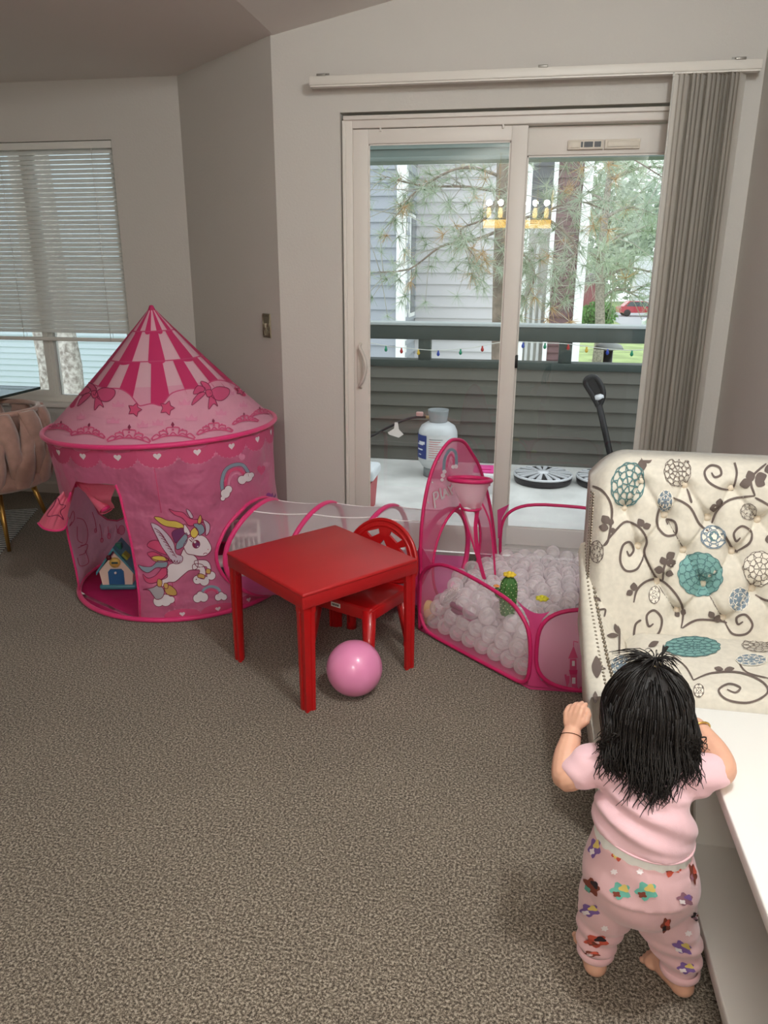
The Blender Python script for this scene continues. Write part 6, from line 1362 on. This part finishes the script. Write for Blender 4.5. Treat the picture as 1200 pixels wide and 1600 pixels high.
sh_.v = [tuple(v) for v in Vn]; sbv = sh_.bvh(); sh_.build('shirt', shirt_m, kid)
q = MB(); hem = [(.287+.0955*math.cos(a), 1.277+.0955*math.sin(a), .379-.0137*math.cos(a)) for a in np.linspace(0, 2*PI, 49)[:-1]]; q.tube(hem, .0022, 6, closed=True); q.build('shirt_hem', shirt_m, kid)
# diaper and pants
q = MB(); q.grid(lambda u, v: (.289+(.0915-.003*v)*math.cos(2*PI*u), 1.276+(.0905-.003*v)*math.sin(2*PI*u)+.002*math.sin(40*PI*u), .345+.045*v-.012*math.cos(2*PI*u)), 72, 4, closeu=True); q.tube([(.289+.0885*math.cos(a), 1.276+.0865*math.sin(a)+.0015*math.sin(20*a), .383-.012*math.cos(a)) for a in np.linspace(0, 2*PI, 73)[:-1]], .004, 6, closed=True); q.build('diaper', dia, kid)
p_ = MB(); p_.ball((.292, 1.270, .268), (.113, .097, .098), 28, 20); p_.tube([(.291, 1.271, .27), (.290, 1.274, .325), (.2895, 1.276, .350)], [.109, .100, .0935], 28)
chain(p_, [(.252, 1.272, .235, .070), (.236, 1.285, .155, .055), (.231, 1.289, .105, .045), (.228, 1.286, .072, .040), (.227, 1.285, .058, .034)], 18); chain(p_, [(.330, 1.270, .235, .072), (.362, 1.274, .150, .058), (.382, 1.274, .105, .048), (.390, 1.270, .075, .041), (.392, 1.268, .060, .035)], 18)
pn = remesh(p_, .0042, 4); Vn = np.array(pn.v); zt_ = Vn[:, 2]; leg = np.clip((.17-zt_)/.04, 0, 1)
ax = np.where((Vn[:, 0] < .30)[:, None], np.array([.231, 1.288]), np.array([.382, 1.273])); cd = Vn[:, :2]-ax; cd /= np.linalg.norm(cd, axis=1)[:, None]+1e-6
f_ = leg*(.0035*np.sin(150*zt_+25*Vn[:, 0]+18*Vn[:, 1]))+(1-leg)*.0022*np.sin(45*Vn[:, 0]+60*zt_); Vn[:, :2] += cd*f_[:, None]
Vn[:, 2] = np.where(zt_ > .32, zt_-.13*(Vn[:, 0]-.29)*np.clip((zt_-.32)/.02, 0, 1), zt_); pn.v = [tuple(v) for v in Vn]; pbv = pn.bvh()
PMn = [pant_m]+[mat('pants_print_'+k, c, .85) for k, c in dict(purple=(128, 96, 160), yellow=(222, 196, 112), teal=(112, 186, 170), red=(196, 84, 66), black=(44, 34, 38), brown=(132, 66, 52), white=(244, 232, 234), mauve=(150, 104, 120)).items()]
def blot(x, y, rx, ry, mi, rot=0., k=5, off=.0012): 
    o = []
    for i in range(24): a = 2*PI*i/24; r = 1+.22*math.sin(k*a); o.append((x+rx*r*math.cos(a)*math.cos(rot)-ry*r*math.sin(a)*math.sin(rot), y+rx*r*math.cos(a)*math.sin(rot)+ry*r*math.sin(a)*math.cos(rot)))
    decal(pn, pbv, o, mi, off, 6)
# scattered flower and leaf motifs in the colours of the print
for (x, y, rx, ry, a, c1, c2, c3) in ((930, 1325, 9, 14, .2, 1, 2, 7), (967, 1333, 10, 11, 0, 4, 3, 2), (1005, 1338, 11, 9, .3, 4, 3, 7), (1050, 1350, 14, 18, .3, 4, 5, 6), (1082, 1365, 5, 15, -.2, 6, 4, 8), (970, 1392, 15, 12, .3, 3, 2, 6), (1010, 1392, 16, 13, .2, 3, 2, 6), (925, 1385, 15, 9, .9, 6, 5, 3), (922, 1422, 14, 9, .1, 1, 2, 7), (1070, 1405, 12, 9, .4, 8, 1, 7), (932, 1470, 17, 9, .05, 4, 5, 6), (1040, 1445, 7, 11, .3, 6, 4, 5), (1066, 1480, 15, 8, .5, 1, 2, 7), (1072, 1512, 13, 8, .2, 1, 2, 7), (925, 1490, 12, 4, .1, 6, 4, 7), (1088, 1432, 8, 6, .2, 5, 6, 8)):
    blot(x, y, rx, ry, c1, a, 5); blot(x+rx*.35, y-ry*.35, rx*.5, ry*.45, c2, a, 3, .0018); blot(x-rx*.4, y+ry*.4, rx*.42, ry*.35, c3, a, 4, .0018)
for x, y in ((960, 1362), (1000, 1362), (945, 1450), (1075, 1458)): blot(x, y, 5, 4, 7, 0, 6)
pn.build('pants', PMn, kid)
for (c, r) in (((.2275, 1.2855, .052), .0375), ((.392, 1.2685, .054), .0385)):
    q = MB(); q.lathe([(r*.9, .008), (r, .006), (r+.001, -.004), (r*.97, -.008), (r*.85, -.007)], 28, c); q.build('pants_cuff', pant_m, kid)
# hair: cap and strands
HR = np.array([.077, .088, .086]); HO = HC+np.array([0, -.004, .014])
hm = MB(); hm.ball(tuple(HO), tuple(HR), 40, 26); keep = [(f, s_) for f, s_ in zip(hm.f, hm.s) if not (np.mean([hm.v[i][1] for i in f]) > HO[1]+.048 and np.mean([hm.v[i][2] for i in f]) < HO[2]+.042)]; hm.f = [k_[0] for k_ in keep]; hm.s = [k_[1] for k_ in keep]; hm.m = [0]*len(hm.f)
def back_y(x, z):
    h_ = sbv.ray_cast(Vector((x, .9, z)), Vector((0, 1, 0))); return h_[0].y if h_[0] is not None and h_[0].y < 1.32 else 1.29
PT = HC+np.array([.008, .012, .098])                       # ponytail root
rs_ = np.random.default_rng(3)
for i in range(1500):
    v = rs_.normal(size=3); v /= np.linalg.norm(v)
    if v[1] > .62 and v[2] < .45: continue
    lift = rs_.uniform(0, .010); p = HO+v*(HR+lift); pts = []
    if v[1] > .30 and v[2] < .12: continue
    if (v[2] > .25 and v[1] > -.45 and i % 2 == 0) or v[1] > .05:            # swept up into the ponytail
        for k in range(7): w_ = k/6; d_ = p*(1-w_)+PT*w_-HO; d_ = d_/np.linalg.norm(d_/HR); pts.append(HO+d_*(1+.03*math.sin(PI*w_)))
        hm.tube(pts, [.0016]*6+[.0012], 3); continue
    az = math.atan2(v[0], -v[1]); el = math.asin(v[2]); zend = rs_.uniform(.462, .54)+.03*abs(v[0]); cur = rs_.uniform(-1, 1); el2 = el
    while el2 > -.12: d_ = np.array([math.sin(az)*math.cos(el2), -math.cos(az)*math.cos(el2), math.sin(el2)]); pts.append(HO+d_*(HR+lift)); el2 -= .24
    if not pts: pts.append(HO+v*(HR+lift))
    e = pts[-1].copy(); n = 10; amp = rs_.uniform(.005, .02); ph = rs_.uniform(0, 6.3); xe = e[0]+(e[0]-HO[0])*.04
    ye = back_y(xe, zend)-.006-lift*.5 if e[1] < 1.375 else e[1]-.02
    E3 = np.array([xe, ye, zend]); P1 = e+np.array([0, -.004, -.035]); P2 = E3+np.array([0, -.006, .035])
    for k in range(1, n+1):
        w_ = k/n; q_ = (1-w_)**3*e+3*(1-w_)**2*w_*P1+3*(1-w_)*w_*w_*P2+w_**3*E3
        q_[0] += amp*w_**2*math.sin(ph+7*w_); q_[2] += .5*amp*w_**3*math.cos(ph+6*w_)
        if q_[1] < 1.345: q_[1] = min(q_[1], back_y(q_[0], q_[2])-.004-lift*.4)
        pts.append(q_)
    m_ = len(pts); hm.tube(pts, [.0018 if k < m_-5 else .0016*(m_-k)/5+.0002 for k in range(m_)], 3)
for i in range(95):                                        # ponytail fountain
    a = rs_.uniform(0, 2*PI); L_ = rs_.uniform(.03, .075); o_ = np.array([math.cos(a)*1.3-.35, math.sin(a)*.7, 0]); pts = []
    for k in range(7): w_ = k/6; pts.append(PT+np.array([0, 0, .002])+o_*L_*.75*w_**1.3+np.array([0, 0, L_*(.95*w_-.95*w_*w_*(.9+.3*(i % 3 == 0)))])+rs_.normal(size=3)*.0008)
    hm.tube(pts, [.0013, .0013, .0012, .0011, .001, .0008, .0004], 3)
for i in range(22): hm.tube([PT, PT+np.array([.012, .004, .016]), PT+np.array([.018+rs_.normal()*.003, .008+rs_.normal()*.004, .036])], [.0016, .0014, .0008], 3)
ho = hm.build('hair', hairm, kid)
q = MB(); q.tube([PT+np.array([.010*math.cos(a), .010*math.sin(a), -.001]) for a in np.linspace(0, 2*PI, 17)[:-1]], .004, 7, closed=True); q.build('hair_tie', mat('tie_beige', (196, 180, 140), .7), kid)
# bangles
def bangle(c, axis, r, m_, name, t=.0016):
    ax_ = Vector(axis).normalized(); u_ = ax_.orthogonal().normalized(); w_ = ax_.cross(u_); q = MB(); q.tube([Vector(c)+u_*r*math.cos(a)+w_*r*math.sin(a) for a in np.linspace(0, 2*PI, 29)[:-1]], t, 7, closed=True); q.build(name, m_, kid)
gd = mat('gold_bangle', (216, 176, 96), .25, metal=.9); bangle((.402, 1.418, .514), (-.3, .75, .25), .0235, gd, 'bangle', .0022); bangle((.148, 1.374, .496), (.1, .8, .55), .0215, mat('thread_dark', (84, 50, 40), .7), 'wrist_thread', .0008)
